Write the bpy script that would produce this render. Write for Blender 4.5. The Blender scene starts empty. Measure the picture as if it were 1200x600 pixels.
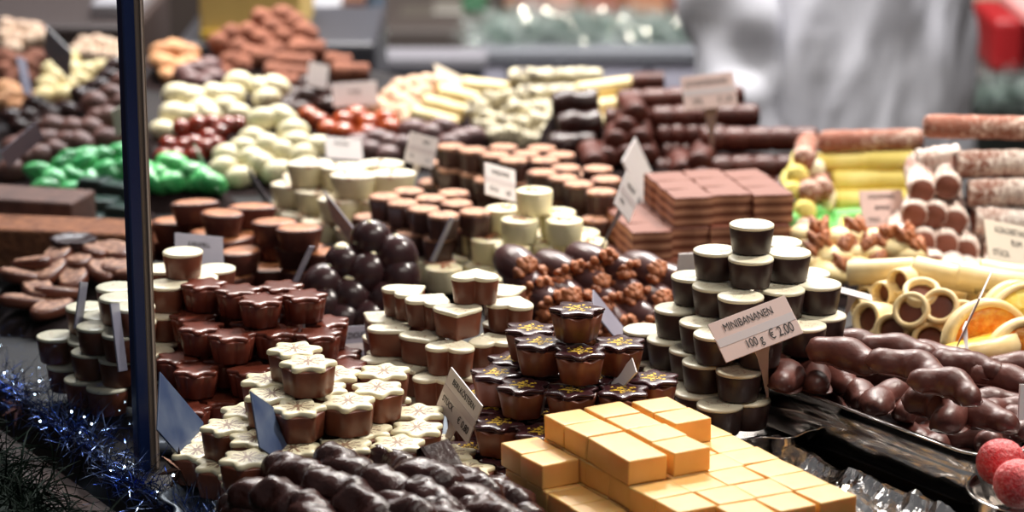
import bpy, math, random
from mathutils import Vector, Matrix, noise
random.seed(7)
PI = math.pi
sc = bpy.context.scene
COL = sc.collection
CZ = 1.0                      # counter top height above the floor
CAM = Vector((0, 0, CZ + .5)); PITCH = math.radians(14.3); F = 3000.0
FW = Vector((0, math.cos(PITCH), -math.sin(PITCH))); UP = Vector((0, math.sin(PITCH), math.cos(PITCH))); RT = Vector((1, 0, 0))
def ray(px, py): return FW + RT * ((px - 600) / F) + UP * ((300 - py) / F)
def W(px, py, z):             # point of the place at height z above the counter
    d = ray(px, py); return CAM + d * ((z - .5) / d.z)
def WY(px, py, y):            # point of the place at distance y from the viewer's standing point
    d = ray(px, py); return CAM + d * (y / d.y)

# ------------------------------------------------------------------ materials
MATS = {}
class NT:
    def __init__(s, name):
        s.m = bpy.data.materials.new(name); s.m.use_nodes = True; s.t = s.m.node_tree
        s.b = s.t.nodes['Principled BSDF']; s.out = s.t.nodes['Material Output']
    def n(s, ty, **kw):
        o = s.t.nodes.new(ty)
        for k, v in kw.items(): setattr(o, k, v)
        return o
    def lk(s, a, b): s.t.links.new(a, b)
    def put(s, sock, v):
        if hasattr(v, 'is_output'): s.lk(v, sock)
        else: sock.default_value = v
    def ma(s, op, a, b=0.0, c=0.0):
        o = s.n('ShaderNodeMath', operation=op)
        for i, v in enumerate((a, b, c)): s.put(o.inputs[i], v)
        return o.outputs[0]
    def mix(s, f, a, b):
        o = s.n('ShaderNodeMix', data_type='RGBA')
        s.put(o.inputs[0], f); s.put(o.inputs[6], a); s.put(o.inputs[7], b); return o.outputs[2]
    def ramp(s, f, lo, hi):
        o = s.n('ShaderNodeMapRange'); o.clamp = True
        s.put(o.inputs[0], f); o.inputs[1].default_value = lo; o.inputs[2].default_value = hi; return o.outputs[0]
    def noi(s, scale, detail=3, rough=.5, co=None, dist=0):
        o = s.n('ShaderNodeTexNoise'); o.inputs['Scale'].default_value = scale; o.inputs['Detail'].default_value = detail
        o.inputs['Roughness'].default_value = rough; o.inputs['Distortion'].default_value = dist
        s.lk(co or s.oc(), o.inputs['Vector']); return o.outputs['Fac']
    def oc(s):
        if not hasattr(s, '_oc'): s._oc = s.n('ShaderNodeTexCoord').outputs['Object']
        return s._oc
    def xyz(s):
        o = s.n('ShaderNodeSeparateXYZ'); s.lk(s.oc(), o.inputs[0]); return o.outputs
    def rnd(s): return s.n('ShaderNodeObjectInfo').outputs['Random']
    def bump(s, h, st, dist=.001):
        o = s.n('ShaderNodeBump'); o.inputs['Strength'].default_value = st; o.inputs['Distance'].default_value = dist
        s.lk(h, o.inputs['Height']); s.lk(o.outputs[0], s.b.inputs['Normal'])
def c(r, g, b):               # 0-255 sRGB to linear
    f = lambda v: ((v / 255 + .055) / 1.055) ** 2.4 if v > 10 else v / 255 / 12.92
    return (f(r), f(g), f(b), 1)
def mat(name, col, col2=None, rough=.4, ns=60, bs=90, bst=.25, bd=.0006, metal=0, spec=.5, coat=0, sss=0, var=.12, lo=.35, hi=.65, extra=None):
    if name in MATS: return MATS[name]
    t = NT(name); b = t.b
    base = col if col2 is None else t.mix(t.ramp(t.noi(ns, 4), lo, hi), col, col2)
    if var:
        hsv = t.n('ShaderNodeHueSaturation'); t.put(hsv.inputs['Color'], base)
        t.put(hsv.inputs['Value'], t.ma('ADD', 1 - var, t.ma('MULTIPLY', t.rnd(), 2 * var))); base = hsv.outputs[0]
    t.put(b.inputs['Base Color'], base)
    b.inputs['Roughness'].default_value = rough; b.inputs['Metallic'].default_value = metal
    b.inputs['Specular IOR Level'].default_value = spec; b.inputs['Coat Weight'].default_value = coat; b.inputs['Coat Roughness'].default_value = .12
    if sss:
        b.inputs['Subsurface Weight'].default_value = sss; b.inputs['Subsurface Radius'].default_value = (.006, .003, .001); b.inputs['Subsurface Scale'].default_value = 1
    if bst: t.bump(t.noi(bs, 4, .6), bst, bd)
    MATS[name] = t.m; return t.m
milk = mat('milk_chocolate', c(116, 64, 45), c(100, 53, 38), rough=.36, bst=.15)
milkred = mat('glossy_milk_chocolate', c(108, 52, 38), c(90, 42, 32), rough=.27, bst=.2)
dark = mat('dark_chocolate', c(72, 46, 42), c(60, 38, 35), rough=.38, bst=.15)
darkglossy = mat('glossy_dark_chocolate', c(60, 31, 27), c(44, 22, 20), rough=.26, bst=.6, bs=260, bd=.0012, spec=.45)
banch = mat('banana_chocolate', c(104, 60, 52), c(84, 46, 40), rough=.4, bst=.5, bs=110, bd=.0012, spec=.45)
lidplum = mat('plum_dark_chocolate', c(66, 34, 36), c(50, 25, 28), rough=.22, bst=.3)
cocoa = mat('cocoa_dusted', c(142, 88, 66), c(118, 70, 52), rough=.85, bst=.8, bs=120, bd=.002)
purple = mat('violet_brown_chocolate', c(112, 78, 76), c(84, 58, 60), rough=.4)
nutbrown = mat('walnut', c(190, 118, 74), c(138, 78, 46), rough=.5, ns=150, bst=.8, bs=250, bd=.002)
creamy = mat('ivory_chocolate', c(240, 230, 196), c(230, 216, 176), rough=.35, bst=.1, var=.04, sss=.15)
whiteegg = mat('white_chocolate', c(236, 228, 196), c(226, 216, 178), rough=.35, bst=.15, var=.05)
whitecup = mat('pale_white_chocolate', c(226, 218, 184), c(212, 204, 164), rough=.4, bst=.1, var=.05)
ringm = mat('cream_wafer', c(246, 226, 178), c(236, 208, 150), rough=.4, bst=.2, var=.04)
yellowm = mat('yellow_marzipan', c(240, 224, 132), c(232, 212, 108), rough=.6, bst=.4, var=.04)
creamlog = mat('cream_log', c(240, 222, 170), c(232, 206, 146), rough=.5, var=.05)
greenfoil = mat('green_wrapper', c(120, 226, 140), c(50, 172, 92), rough=.25, ns=60, bst=1, bs=110, bd=.004, var=.25, coat=.5)
greenm = mat('green_marzipan', c(120, 202, 110), rough=.55, var=.1)
pinkm = mat('pink_marzipan', c(216, 74, 84), rough=.6)
cherry = mat('red_brown_glaze', c(150, 56, 34), c(110, 36, 24), rough=.12, coat=.6, var=.2)
amber = mat('amber_glaze', c(196, 92, 40), c(150, 56, 26), rough=.12, coat=.6, var=.25)
tan = mat('tan_biscuit', c(214, 162, 116), c(186, 128, 86), rough=.7, bst=.5)
cinn = mat('cinnamon_slab', c(158, 100, 66), c(122, 74, 50), rough=.85, ns=120, bst=.9, bs=160, bd=.003)
def m_layers():
    t = NT('layered_nougat'); z = t.xyz()[2]
    s = t.ma('FRACT', t.ma('MULTIPLY', z, 1 / .0074)); k = t.ramp(t.ma('ABSOLUTE', t.ma('SUBTRACT', s, .5)), .2, .27)
    t.put(t.b.inputs['Base Color'], t.mix(k, c(184, 132, 104), c(116, 64, 46))); t.b.inputs['Roughness'].default_value = .5
    t.bump(t.noi(120), .3); return t.m
nougat = m_layers()
def m_sugar(name, a, b_, lo, hi, sc_=320, rough=.8, small=True):
    t = NT(name); n1 = t.noi(sc_, 2, .7); n2 = t.noi(45, 3)
    f = t.ramp(t.ma('ADD', t.ma('MULTIPLY', n1, .7), t.ma('MULTIPLY', n2, .5)), lo, hi)
    t.put(t.b.inputs['Base Color'], t.mix(f, a, b_)); t.b.inputs['Roughness'].default_value = rough
    t.bump(t.noi(sc_ * .8, 3, .7), .9, .0015); return t.m
coco = m_sugar('coconut_flakes_on_chocolate', c(140, 82, 62), c(238, 224, 212), .51, .70)
cocoheavy = m_sugar('thick_coconut_flakes', c(170, 122, 104), c(244, 234, 224), .46, .66)
cocobrown = m_sugar('thin_coconut_flakes', c(150, 92, 72), c(226, 200, 184), .60, .78)
redsugar = m_sugar('sugared_red_jelly', c(226, 52, 58), c(250, 170, 170), .52, .82, 500, .45)
speckle = m_sugar('speckled_crunch', c(78, 64, 52), c(226, 216, 184), .50, .60, 150, .5)
orangej = m_sugar('candied_orange', c(236, 128, 22), c(252, 188, 80), .5, .8, 260, .3)
lemonj = m_sugar('candied_lemon', c(246, 206, 60), c(252, 230, 130), .5, .8, 200, .3)
nutty = m_sugar('chopped_nut_topping', c(116, 68, 50), c(196, 144, 112), .46, .66, 170, .6)
whitenutty = m_sugar('white_nut_topping', c(196, 140, 110), c(244, 236, 210), .42, .56, 150, .5)
def m_fudge():
    t = NT('caramel_fudge'); n = t.ramp(t.noi(50, 4), .3, .7)
    t.put(t.b.inputs['Base Color'], t.mix(n, c(238, 190, 118), c(230, 176, 100))); t.b.inputs['Roughness'].default_value = .42
    t.b.inputs['Subsurface Weight'].default_value = .25; t.b.inputs['Subsurface Radius'].default_value = (.008, .0035, .001); t.b.inputs['Subsurface Scale'].default_value = 1
    t.bump(t.noi(70, 5, .6), .35, .0008); return t.m
fudge = m_fudge()
def m_print(name, base, ink, arms, R, kind):
    t = NT(name); x, y, z = t.xyz(); r = t.ma('DIVIDE', t.ma('SQRT', t.ma('ADD', t.ma('MULTIPLY', x, x), t.ma('MULTIPLY', y, y))), R)
    th = t.ma('ARCTAN2', y, x); n = t.noi(420 if kind != 'gold' else 500, 2, .7)
    inside = t.ma('LESS_THAN', r, .56 if kind != 'gold' else .52)
    def arm(k, w, ph=0):
        a = t.ma('MULTIPLY', t.ma('ABSOLUTE', t.ma('SINE', t.ma('MULTIPLY', t.ma('ADD', th, ph), k))), r); return t.ma('LESS_THAN', a, w)
    if kind == 'snow':
        m = t.ma('MAXIMUM', arm(arms / 2, .036 * arms / 2), t.ma('MULTIPLY', arm(arms, .018 * arms, .13), t.ma('GREATER_THAN', r, .28)))
        m = t.ma('MULTIPLY', t.ma('MULTIPLY', m, inside), t.ramp(n, .28, .46)); m = t.ma('MULTIPLY', m, .85)
    elif kind == 'gold':
        m = t.ma('MULTIPLY', arm(arms / 2, .09 * arms / 2), inside); m = t.ma('MULTIPLY', m, t.ramp(n, .46, .53))
    else:
        sw = t.noi(95, 2, .5, dist=1.5)
        m = t.ma('MULTIPLY', t.ma('LESS_THAN', t.ma('ABSOLUTE', t.ma('SUBTRACT', sw, .52)), .018), t.ma('LESS_THAN', r, .62)); m = t.ma('MULTIPLY', m, .55)
    t.put(t.b.inputs['Base Color'], t.mix(m, base, ink)); t.b.inputs['Roughness'].default_value = .33
    if kind == 'gold': t.b.inputs['Roughness'].default_value = .25; t.bump(t.ma('ADD', t.noi(60), t.ma('MULTIPLY', m, 2.0)), .5, .0008)
    else: t.bump(t.noi(60), .15, .0008)
    return t.m
snowlid = m_print('ivory_lid_with_snowflake', c(238, 229, 194), c(112, 58, 34), 8, .0163, 'snow')
goldlid = m_print('plum_lid_with_gold_snowflake', c(64, 34, 38), c(232, 190, 60), 6, .0155, 'gold')
swirllid = m_print('ivory_lid_with_swirl', c(242, 234, 206), c(176, 120, 84), 6, .014, 'swirl')
steel = mat('polished_steel', c(205, 200, 196), rough=.13, metal=1, bst=.04, bs=30, var=0)
foil = mat('crumpled_foil', c(232, 230, 228), rough=.2, metal=1, bst=.5, bs=90, bd=.002, var=0)
silverb = mat('silver_card_tray', c(120, 130, 142), rough=.42, metal=.6, bst=.3, bs=50, var=0)
tagm = mat('matt_white_card', c(232, 226, 226), c(222, 214, 216), rough=.5, ns=14, bst=.05, var=.03)
tagg = mat('grey_clear_card', c(150, 146, 160), c(126, 124, 140), rough=.4, ns=14, bst=0, var=.03)
tagblue = mat('blue_grey_card', c(84, 96, 118), c(50, 66, 98), rough=.3, ns=40, bst=.1, var=.03)
taggreen = mat('green_tinted_card', c(62, 120, 78), rough=.4, bst=0)
ink = mat('black_ink', c(38, 34, 36), rough=.6, bst=0, var=0)
postblue = mat('blue_lacquered_metal', c(18, 42, 92), c(14, 34, 78), rough=.35, ns=8, bst=0, var=0)
alu = mat('brushed_aluminium', c(120, 108, 100), rough=.4, metal=.5, bst=.1, var=0)
clothm = mat('black_counter_board', c(30, 26, 28), c(22, 20, 22), rough=.6, spec=.25, ns=20, bst=.2, var=0)
woodm = mat('brown_ledge_board', c(104, 80, 74), c(84, 62, 56), rough=.5, ns=25, bst=.3, bs=40, var=0)
pine = mat('pine_needles', c(10, 30, 19), c(5, 18, 13), rough=.8, spec=.2, bst=0, var=0)
tinblue = mat('blue_tinsel_foil', c(34, 70, 160), c(120, 136, 160), rough=.22, metal=1, ns=50, bst=0, var=0)
tinsilver = mat('silver_tinsel_foil', c(205, 214, 210), c(130, 150, 140), rough=.5, metal=.6, ns=20, bst=0, var=0)
coatm = mat('white_coat_cotton', c(226, 226, 232), c(216, 216, 224), rough=.85, ns=8, bst=.3, bs=400, bd=.001, var=0)
skinm = mat('skin', c(206, 160, 134), rough=.55, bst=.1, sss=.1)
def m_glass():
    t = NT('clear_pane'); tr = t.n('ShaderNodeBsdfTransparent'); tr.inputs[0].default_value = (.84, .87, .90, 1)
    gl = t.n('ShaderNodeBsdfGlossy'); gl.inputs['Roughness'].default_value = .03
    fr = t.n('ShaderNodeFresnel'); fr.inputs[0].default_value = 1.45; mx = t.n('ShaderNodeMixShader')
    ge = t.n('ShaderNodeNewGeometry'); t.put(mx.inputs[0], t.ma('MULTIPLY', t.ma('MULTIPLY', fr.outputs[0], t.ma('SUBTRACT', 1.0, ge.outputs['Backfacing'])), .6)); t.lk(tr.outputs[0], mx.inputs[1]); t.lk(gl.outputs[0], mx.inputs[2]); t.lk(mx.outputs[0], t.out.inputs[0])
    return t.m
glassm = m_glass()
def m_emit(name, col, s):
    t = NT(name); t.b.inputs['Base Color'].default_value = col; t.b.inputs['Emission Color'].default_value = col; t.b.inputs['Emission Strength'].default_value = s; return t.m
glintm = m_emit('added_warm_glint', c(255, 246, 226), 40)  # emission for added beads that imitate glints reflected by tinsel
glintb = m_emit('added_cold_glint', c(210, 232, 255), 22)  # colder version of the added glint emission
def flat(name, col, rough=.6, metal=0): return mat(name, c(*col), rough=rough, metal=metal, bst=.1, var=0)

mat('deep_milk_chocolate', c(92, 50, 40), c(76, 40, 34), rough=.38)
def MATSF(k): return MATS[k]
# ------------------------------------------------------------------ mesh tools
def mk(name, vs, fs, mats, smooth=True, mi=None):
    me = bpy.data.meshes.new(name); me.from_pydata([tuple(v) for v in vs], [], fs)
    for m in (mats if isinstance(mats, (list, tuple)) else [mats]): me.materials.append(m)
    if smooth: me.shade_smooth() if hasattr(me, 'shade_smooth') else me.polygons.foreach_set('use_smooth', [True] * len(me.polygons))
    if mi: me.polygons.foreach_set('material_index', mi)
    me.update(); return me
def loft(rings, cap0=True, cap1=True):
    n = len(rings[0]); vs = [v for r in rings for v in r]; fs = []
    for k in range(len(rings) - 1):
        for i in range(n): j = (i + 1) % n; fs.append((k * n + i, k * n + j, (k + 1) * n + j, (k + 1) * n + i))
    def cen(r): return sum((Vector(v) for v in r), Vector()) / n
    if cap0:
        vs.append(cen(rings[0])); q = len(vs) - 1; fs += [(q, (i + 1) % n, i) for i in range(n)]
    if cap1:
        vs.append(cen(rings[-1])); q = len(vs) - 1; b = (len(rings) - 1) * n; fs += [(q, b + i, b + (i + 1) % n) for i in range(n)]
    return vs, fs
def obj(name, me, parent=None, loc=None):
    o = bpy.data.objects.new(name, me); COL.objects.link(o)
    if parent: o.parent = parent
    if loc is not None: o.location = loc
    return o
def tag(o, label=None, cat=None, group=None, kind=None):
    for k, v in (('label', label), ('category', cat), ('group', group), ('kind', kind)):
        if v: o[k] = v
    return o
def join(parts):
    vs, fs = [], []
    for v, f in parts:
        b = len(vs); vs += list(v); fs += [tuple(i + b for i in q) for q in f]
    return vs, fs
def bevbox(sx, sy, sz, b, cx=0, cy=0, z0=0):      # rounded box, footprint centred on cx, cy
    def rr(ins):
        hx, hy, r = sx / 2 - ins, sy / 2 - ins, max(b - ins, b * .15); p = []
        for qx, qy, a0 in ((1, 1, 0), (-1, 1, 90), (-1, -1, 180), (1, -1, 270)):
            for k in range(4):
                a = math.radians(a0 + k * 30); p.append((cx + qx * (hx - r) + r * math.cos(a), cy + qy * (hy - r) + r * math.sin(a)))
        return p
    rings = []
    k2 = min(b * 2.2, sx * .3, sy * .3)
    for ins, z in ((k2, 0), (b, 0), (b * .3, b * .3), (0, b), (0, b * 1.4), (0, sz - b * 1.4), (0, sz - b), (b * .3, sz - b * .3), (b, sz), (k2, sz)):
        rings.append([(x, y, z0 + z) for x, y in rr(ins)])
    return loft(rings)
def bx(x0, x1, y0, y1, z0, z1, b=.001): return bevbox(x1 - x0, y1 - y0, z1 - z0, b, (x0 + x1) / 2, (y0 + y1) / 2, z0)
def tube(pts, rad, seg=14, up=Vector((0, 0, 1)), sq=1.0, flatb=None, lump=0, ls=60, seed=0, closed=True):
    pts = [Vector(p) for p in pts]; rings = []
    for i, p in enumerate(pts):
        d = (pts[min(i + 1, len(pts) - 1)] - pts[max(i - 1, 0)]).normalized(); s = d.cross(up)
        s = s.normalized() if s.length > 1e-4 else Vector((1, 0, 0)); u = s.cross(d).normalized()
        r = rad(i / (len(pts) - 1)) if callable(rad) else rad; ring = []
        for k in range(seg):
            a = 2 * PI * k / seg; ca, sa = math.cos(a), math.sin(a); q = r
            if lump: q *= 1 + lump * noise.noise((p + s * ca * r + u * sa * r) * ls + Vector((seed, seed * 2.1, 0)))
            y = sa * q * sq
            if flatb is not None and y < -flatb * r: y = -flatb * r
            ring.append(p + s * ca * q + u * y)
        rings.append(ring)
    return loft(rings)
def endcap(t, e=.12):
    return math.sqrt(max(0.02, 1 - (1 - min(t, 1 - t) / e) ** 2)) if min(t, 1 - t) < e else 1
def ball(rx, ry, rz, seg=20, rg=12, lump=0, ls=50, seed=0, cz=0, pw=0):
    rings = []
    for k in range(1, rg):
        a = PI * k / rg; z = -math.cos(a); rr = math.sin(a); ring = []
        for i in range(seg):
            t = 2 * PI * i / seg; v = Vector((rx * rr * math.cos(t) * (1 - pw * z), ry * rr * math.sin(t) * (1 - pw * z), rz * z))
            if lump: v *= 1 + lump * noise.noise(v * ls + Vector((seed * 3.3, seed, 1)))
            v.z += cz; ring.append(v)
        rings.append(ring)
    vs, fs = loft(rings); vs[-2] = Vector((0, 0, cz - rz)); vs[-1] = Vector((0, 0, cz + rz)); return vs, fs
def outl(fn, n=60): return [fn(2 * PI * i / n) for i in range(n)]
def polar(f): return lambda t: (f(t) * math.cos(t), f(t) * math.sin(t))
star_o = outl(polar(lambda t: .85 + .145 * math.cos(6 * t) + .012 * math.cos(12 * t)), 72)
flute_o = outl(polar(lambda t: .93 + .055 * math.cos(6 * t)), 72)
round_o = outl(polar(lambda t: 1.0), 40)
petal_o = outl(polar(lambda t: .86 + .14 * abs(math.cos(3 * t)) ** .6), 72)
oval_o = outl(lambda t: (1.15 * math.cos(t), .85 * math.sin(t)), 40)
def heart(t):
    x = 16 * math.sin(t) ** 3 / 17; y = (13 * math.cos(t) - 5 * math.cos(2 * t) - 2 * math.cos(3 * t) - math.cos(4 * t)) / 17 + .12
    return (-(.78 * x + .24 * math.sin(t)), .78 * y + .24 * math.cos(t))
heart_o = outl(heart, 60)
def leaf(t): return (1.25 * math.cos(t) * (1 - .15 * math.sin(t)), .7 * math.sin(t))
leaf_o = outl(leaf, 48)
def shell(o, R, prof): return loft([[(x * R * s, y * R * s, z) for x, y in o] for s, z in prof])
def cupprof(h, tap=.86, top=1.0, b=.06):
    return [(tap * .86, 0), (tap * .97, h * .02), (tap, h * b), (tap + (top - tap) * .5, h * .5), (top, h * (1 - b)), (top * .98, h * .985), (top * .9, h)]
def lidprof(z, th, s=1.0): return [(s * .93, z), (s * .99, z + th * .15), (s, z + th * .45), (s * .985, z + th * .8), (s * .93, z + th), (s * .6, z + th * 1.03)]

# ------------------------------------------------------------------ templates (thing + parts), copied with obj.copy()
TPL = {}
def T(key, name, body, mats, kids=(), kid=None, variants=None):
    o = bpy.data.objects.new(name, mk(name, body[0], body[1], mats))
    ch = []
    for nm, g, m in kids: ch.append(bpy.data.objects.new(nm, mk(nm, g[0], g[1], m)))
    TPL.setdefault(key, []).append((o, ch))
ITEMS = []
def place(key, p, rot=None, scale=1.0, pile=None, layer=0, px=None, py=None, name=None, e=None, quat=None):
    o, ch = random.choice(TPL[key]); r = o.copy(); COL.objects.link(r)
    if name: r.name = name
    r.location = p; r.scale = (scale,) * 3
    if quat is not None: r.rotation_mode = 'QUATERNION'; r.rotation_quaternion = quat
    else: r.rotation_euler = e if e else (0, 0, random.uniform(0, 2 * PI) if rot is None else rot)
    for k in ch: d = k.copy(); COL.objects.link(d); d.parent = r
    it = dict(o=r, pile=pile, layer=layer, px=px, py=py); ITEMS.append(it); return it
# star praline .0325 wide
R = .0163; H = .0185
T('star', 'star_praline', shell(flute_o, R * .96, cupprof(H - .0028, .90)), milk, [('lid', shell(star_o, R, lidprof(H - .0034, .0032)), snowlid)])
T('flower', 'flower_praline', shell(petal_o, .0147 * .97, cupprof(.0150, .84)), milkred, [('lid', shell(star_o, .0152, lidprof(.0146, .0026)), milkred)])
def scallop(R, h):
    rings = []
    for s, z in cupprof(h, .8):
        ring = []
        for x, y in star_o:
            t = math.atan2(y, x); q = .9 + .06 * math.cos(6 * t); zz = z - (z / h) ** 4 * .0022 * (1 - math.cos(6 * t)) * .5
            ring.append((math.cos(t) * R * s * q, math.sin(t) * R * s * q, zz))
        rings.append(ring)
    return loft(rings)
T('gold', 'gold_flecked_praline', scallop(.0158, .0165), milk, [('lid', join([shell(star_o, .0156, lidprof(.0152, .0016)), shell(star_o, .0163, lidprof(.0168, .0018))]), goldlid)])
T('heart', 'heart_praline', shell(heart_o, .0153, cupprof(.0155, .90)), milk, [('lid', shell(heart_o, .0157, lidprof(.0150, .0026)), swirllid)])
T('round', 'round_praline', shell(round_o, .0138, cupprof(.0160, .86)), mat('deep_dark_chocolate', c(54, 31, 28), c(44, 25, 24), rough=.4, bst=.15), [('lid', shell(round_o, .0139, lidprof(.0155, .0023)), swirllid)])
T('mround', 'round_milk_praline', shell(round_o, .0130, cupprof(.0156, .86)), milk, [('lid', shell(round_o, .0132, lidprof(.0151, .0023)), swirllid)])
def crumbs(R, z, n, sz, seed, ov=1.0):
    random.seed(seed); ps = []
    for _ in range(n):
        a = random.uniform(0, 6.3); r = R * random.random() ** .6; v, f = ball(sz * random.uniform(.6, 1.3), sz * .6, sz * .45, 6, 4)
        m = Matrix.Rotation(random.uniform(0, 6), 3, 'Z'); ps.append(([m @ Vector(q) + Vector((r * math.cos(a) * ov, r * math.sin(a) / ov, z)) for q in v], f))
    return join(ps)
for s in (1, 2, 3):
    T('wcup', 'white_cup_praline', shell(round_o, .0138, cupprof(.0160, .93, b=.12)), whitecup, [('lid', shell(round_o, .0138, lidprof(.0150, .0030)), creamy), ('nut_sprinkle', crumbs(.006, .0180, 8, .0022, s), nutbrown)])
    T('woval', 'oval_white_praline', shell(oval_o, .0160, cupprof(.0165, .88, b=.12)), whitecup, [('lid', shell(oval_o, .0163, lidprof(.0155, .0030)), whitenutty), ('nut_sprinkle', crumbs(.010, .0187, 8, .0018, s, 1.1), nutbrown)])
T('dcup', 'dark_cup_praline', shell(flute_o, .0132, cupprof(.0165, .86)), dark, [('nut_topping', shell(round_o, .0120, lidprof(.0160, .0026)), nutty)])
T('caram', 'caramel_filled_praline', shell(leaf_o, .0150, cupprof(.0165, .80)), MATSF('deep_milk_chocolate'), [('caramel_filling', shell(leaf_o, .0132, lidprof(.0150, .0022)), mat('caramel_top', c(190, 128, 88), c(150, 88, 56), rough=.4))])
T('caram', 'caramel_filled_praline', shell(oval_o, .0150, cupprof(.0165, .80)), MATSF('deep_milk_chocolate'), [('caramel_filling', shell(oval_o, .0134, lidprof(.0150, .0022)), MATS['caramel_top'])])
for s in (1, 2, 3):
    T('dball', 'dark_chocolate_egg', ball(.0115, .0115, .0128, 24, 14, .03, 60, s), darkglossy if s == 9 else mat('satin_dark_chocolate', c(58, 34, 36), c(44, 26, 28), rough=.26, bst=.15), [('white_tip', shell(round_o, .0042 if s == 1 else .0016, [(1, .0114 if s == 1 else .0125), (.97, .0120 if s == 1 else .0127), (.7, .0130), (.3, .0134)]), creamy)])
    T('wegg', 'white_chocolate_egg', ball(.0150, .0112, .0108, 20, 12, .12, 60, s), whiteegg)
    T('wegg2', 'cream_chocolate_egg', ball(.0150, .0112, .0108, 20, 12, .12, 60, s), creamlog)
    T('degg', 'dark_oval_chocolate', ball(.0175, .0115, .0110, 20, 12, .12, 50, s), darkglossy)
    T('pegg', 'violet_brown_chocolate', ball(.0150, .0110, .0105, 20, 12, .12, 60, s), purple)
    T('begg', 'cocoa_brown_truffle', ball(.0160, .0125, .0120, 20, 12, .15, 60, s), mat('matt_brown_chocolate', c(120, 80, 70), c(98, 62, 56), rough=.5))
    T('cocoaball', 'cocoa_dusted_truffle', ball(.0150, .0140, .0130, 20, 12, .2, 70, s), cocoa)
    T('cherryc', 'glazed_cherry_chocolate', ball(.0100, .0095, .0090, 20, 12, .08, 60, s), cherry)
    T('amberc', 'amber_glazed_chocolate', ball(.0125, .0110, .0105, 20, 12, .10, 60, s), amber)
    T('green', 'green_wrapped_sweet', join([ball(.0160, .0105, .0095, 20, 12, .25, 90, s), shell(star_o, .007, [(.4, -.002), (1, 0), (.5, .001)])]), greenfoil)
    T('nutball', 'nut_dusted_truffle', ball(.0125, .012, .0110, 20, 12, .2, 80, s), m_sugar('nut_dust', c(150, 96, 78), c(238, 206, 176), .42, .62, 140) if 'nd' not in MATS else MATS['nd'])
    T('tanball', 'tan_biscuit_sweet', ball(.0150, .012, .0105, 20, 12, .2, 60, s), tan)
    T('redj', 'sugared_red_sweet', ball(.0140, .0135, .0125, 28, 18, .06, 60, s), redsugar)
    T('crunch', 'speckled_crunch_cluster', ball(.0140, .0105, .0105, 20, 14, .5, 110, s), speckle)
# banana
def banana(seed, L=.060, r=.0095, bend=.018):
    random.seed(seed); pts = []; n = 22
    for i in range(n):
        t = i / (n - 1); a = (t - .5); pts.append((a * L, -bend * 4 * a * a + bend * .4, r * .55))
    ph = random.uniform(0, 6); am = random.uniform(.06, .12)
    def rad(t): return r * endcap(t, .14) * (.80 + .25 * math.sin(PI * min(1, t * 1.1)) + am * math.sin(t * 13 + ph)) * (1 if t < .9 else .95)
    a = tube(pts, rad, 20, flatb=.55, lump=.14, ls=48, seed=seed)
    foot = tube([(p[0], p[1], .0016) for p in pts[1:-1]], lambda t: r * 1.06 * endcap(t, .12) * (.80 + .25 * math.sin(PI * t)), 20, sq=.14, lump=.15, ls=60, seed=seed)
    return a, foot
for s in range(1, 6):
    a, foot = banana(s, L=.050 + .004 * (s % 3), r=.0104, bend=.008 + .003 * (s % 4)); T('banana', 'mini_chocolate_banana', a, banch, [('chocolate_foot', foot, banch)])
# nut sausages
for s in range(1, 6):
    random.seed(s); n = 24; L = .040 + .003 * (s % 3); ph = random.uniform(0, 6)
    pts = [((i / (n - 1) - .5) * L, .0015 * math.sin(i * .4 + ph), .009) for i in range(n)]
    def rad(t, ph=ph): return .0120 * endcap(t, .24) * (1 + .035 * math.sin(t * 22 + ph) + .015 * math.sin(t * 50)) * (1 if t < .82 else .92)
    nip = [((L * .5 - .006 + i * .0012), .001, .0085 + .0002 * i) for i in range(8)]
    T('nutlog', 'dark_chocolate_nut_roll', tube(pts, rad, 22, flatb=.75, lump=.24, ls=120, seed=s), darkglossy, [('chocolate_tip', tube(nip, lambda t: .0068 * endcap(.5 + t * .5, .45), 14, lump=.2, seed=s), darkglossy)])
# walnut ended roll
def nuts(x, R, n, seed):
    random.seed(seed); ps = []
    for _ in range(n):
        a = random.uniform(0, 6.3); r = R * random.random() ** .5
        v, f = ball(random.uniform(.0042, .0066), .0034, .0030, 10, 7, .5, 260, random.random() * 9)
        m = Matrix.Rotation(random.uniform(0, 6), 3, 'X') @ Matrix.Rotation(random.uniform(-.9, .9), 3, 'Z'); o = Vector((x + random.uniform(-.0022, .0022), math.cos(a) * r, math.sin(a) * r)); ps.append(([m @ Vector(q) + o for q in v], f))
    return join(ps)
for s in range(1, 4):
    pts = [((i / 15 - .5) * .032, 0, 0) for i in range(16)]
    T('walroll', 'walnut_ended_chocolate_roll', tube(pts, lambda t: .0128 * (.80 + .2 * math.sin(PI * t)), 22, lump=.06, seed=s), mat('violet_dark_chocolate', c(84, 54, 52), c(68, 42, 42), rough=.3), [('walnut_end', nuts(.0158, .0112, 40, s), nutbrown)])
    T('walegg', 'walnut_topped_white_praline', ball(.017, .0125, .0085, 22, 12, .06, 50, s, cz=.008), creamlog, [('walnut_half', nuts(.0, .006, 14, s + 20), nutbrown)])
for o, ch in TPL['walegg']:
    for k in ch:
        for v in k.data.vertices: v.co = Vector((v.co.y + .008, v.co.z * 1.1, v.co.x * 1.3 + .0150))
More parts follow.
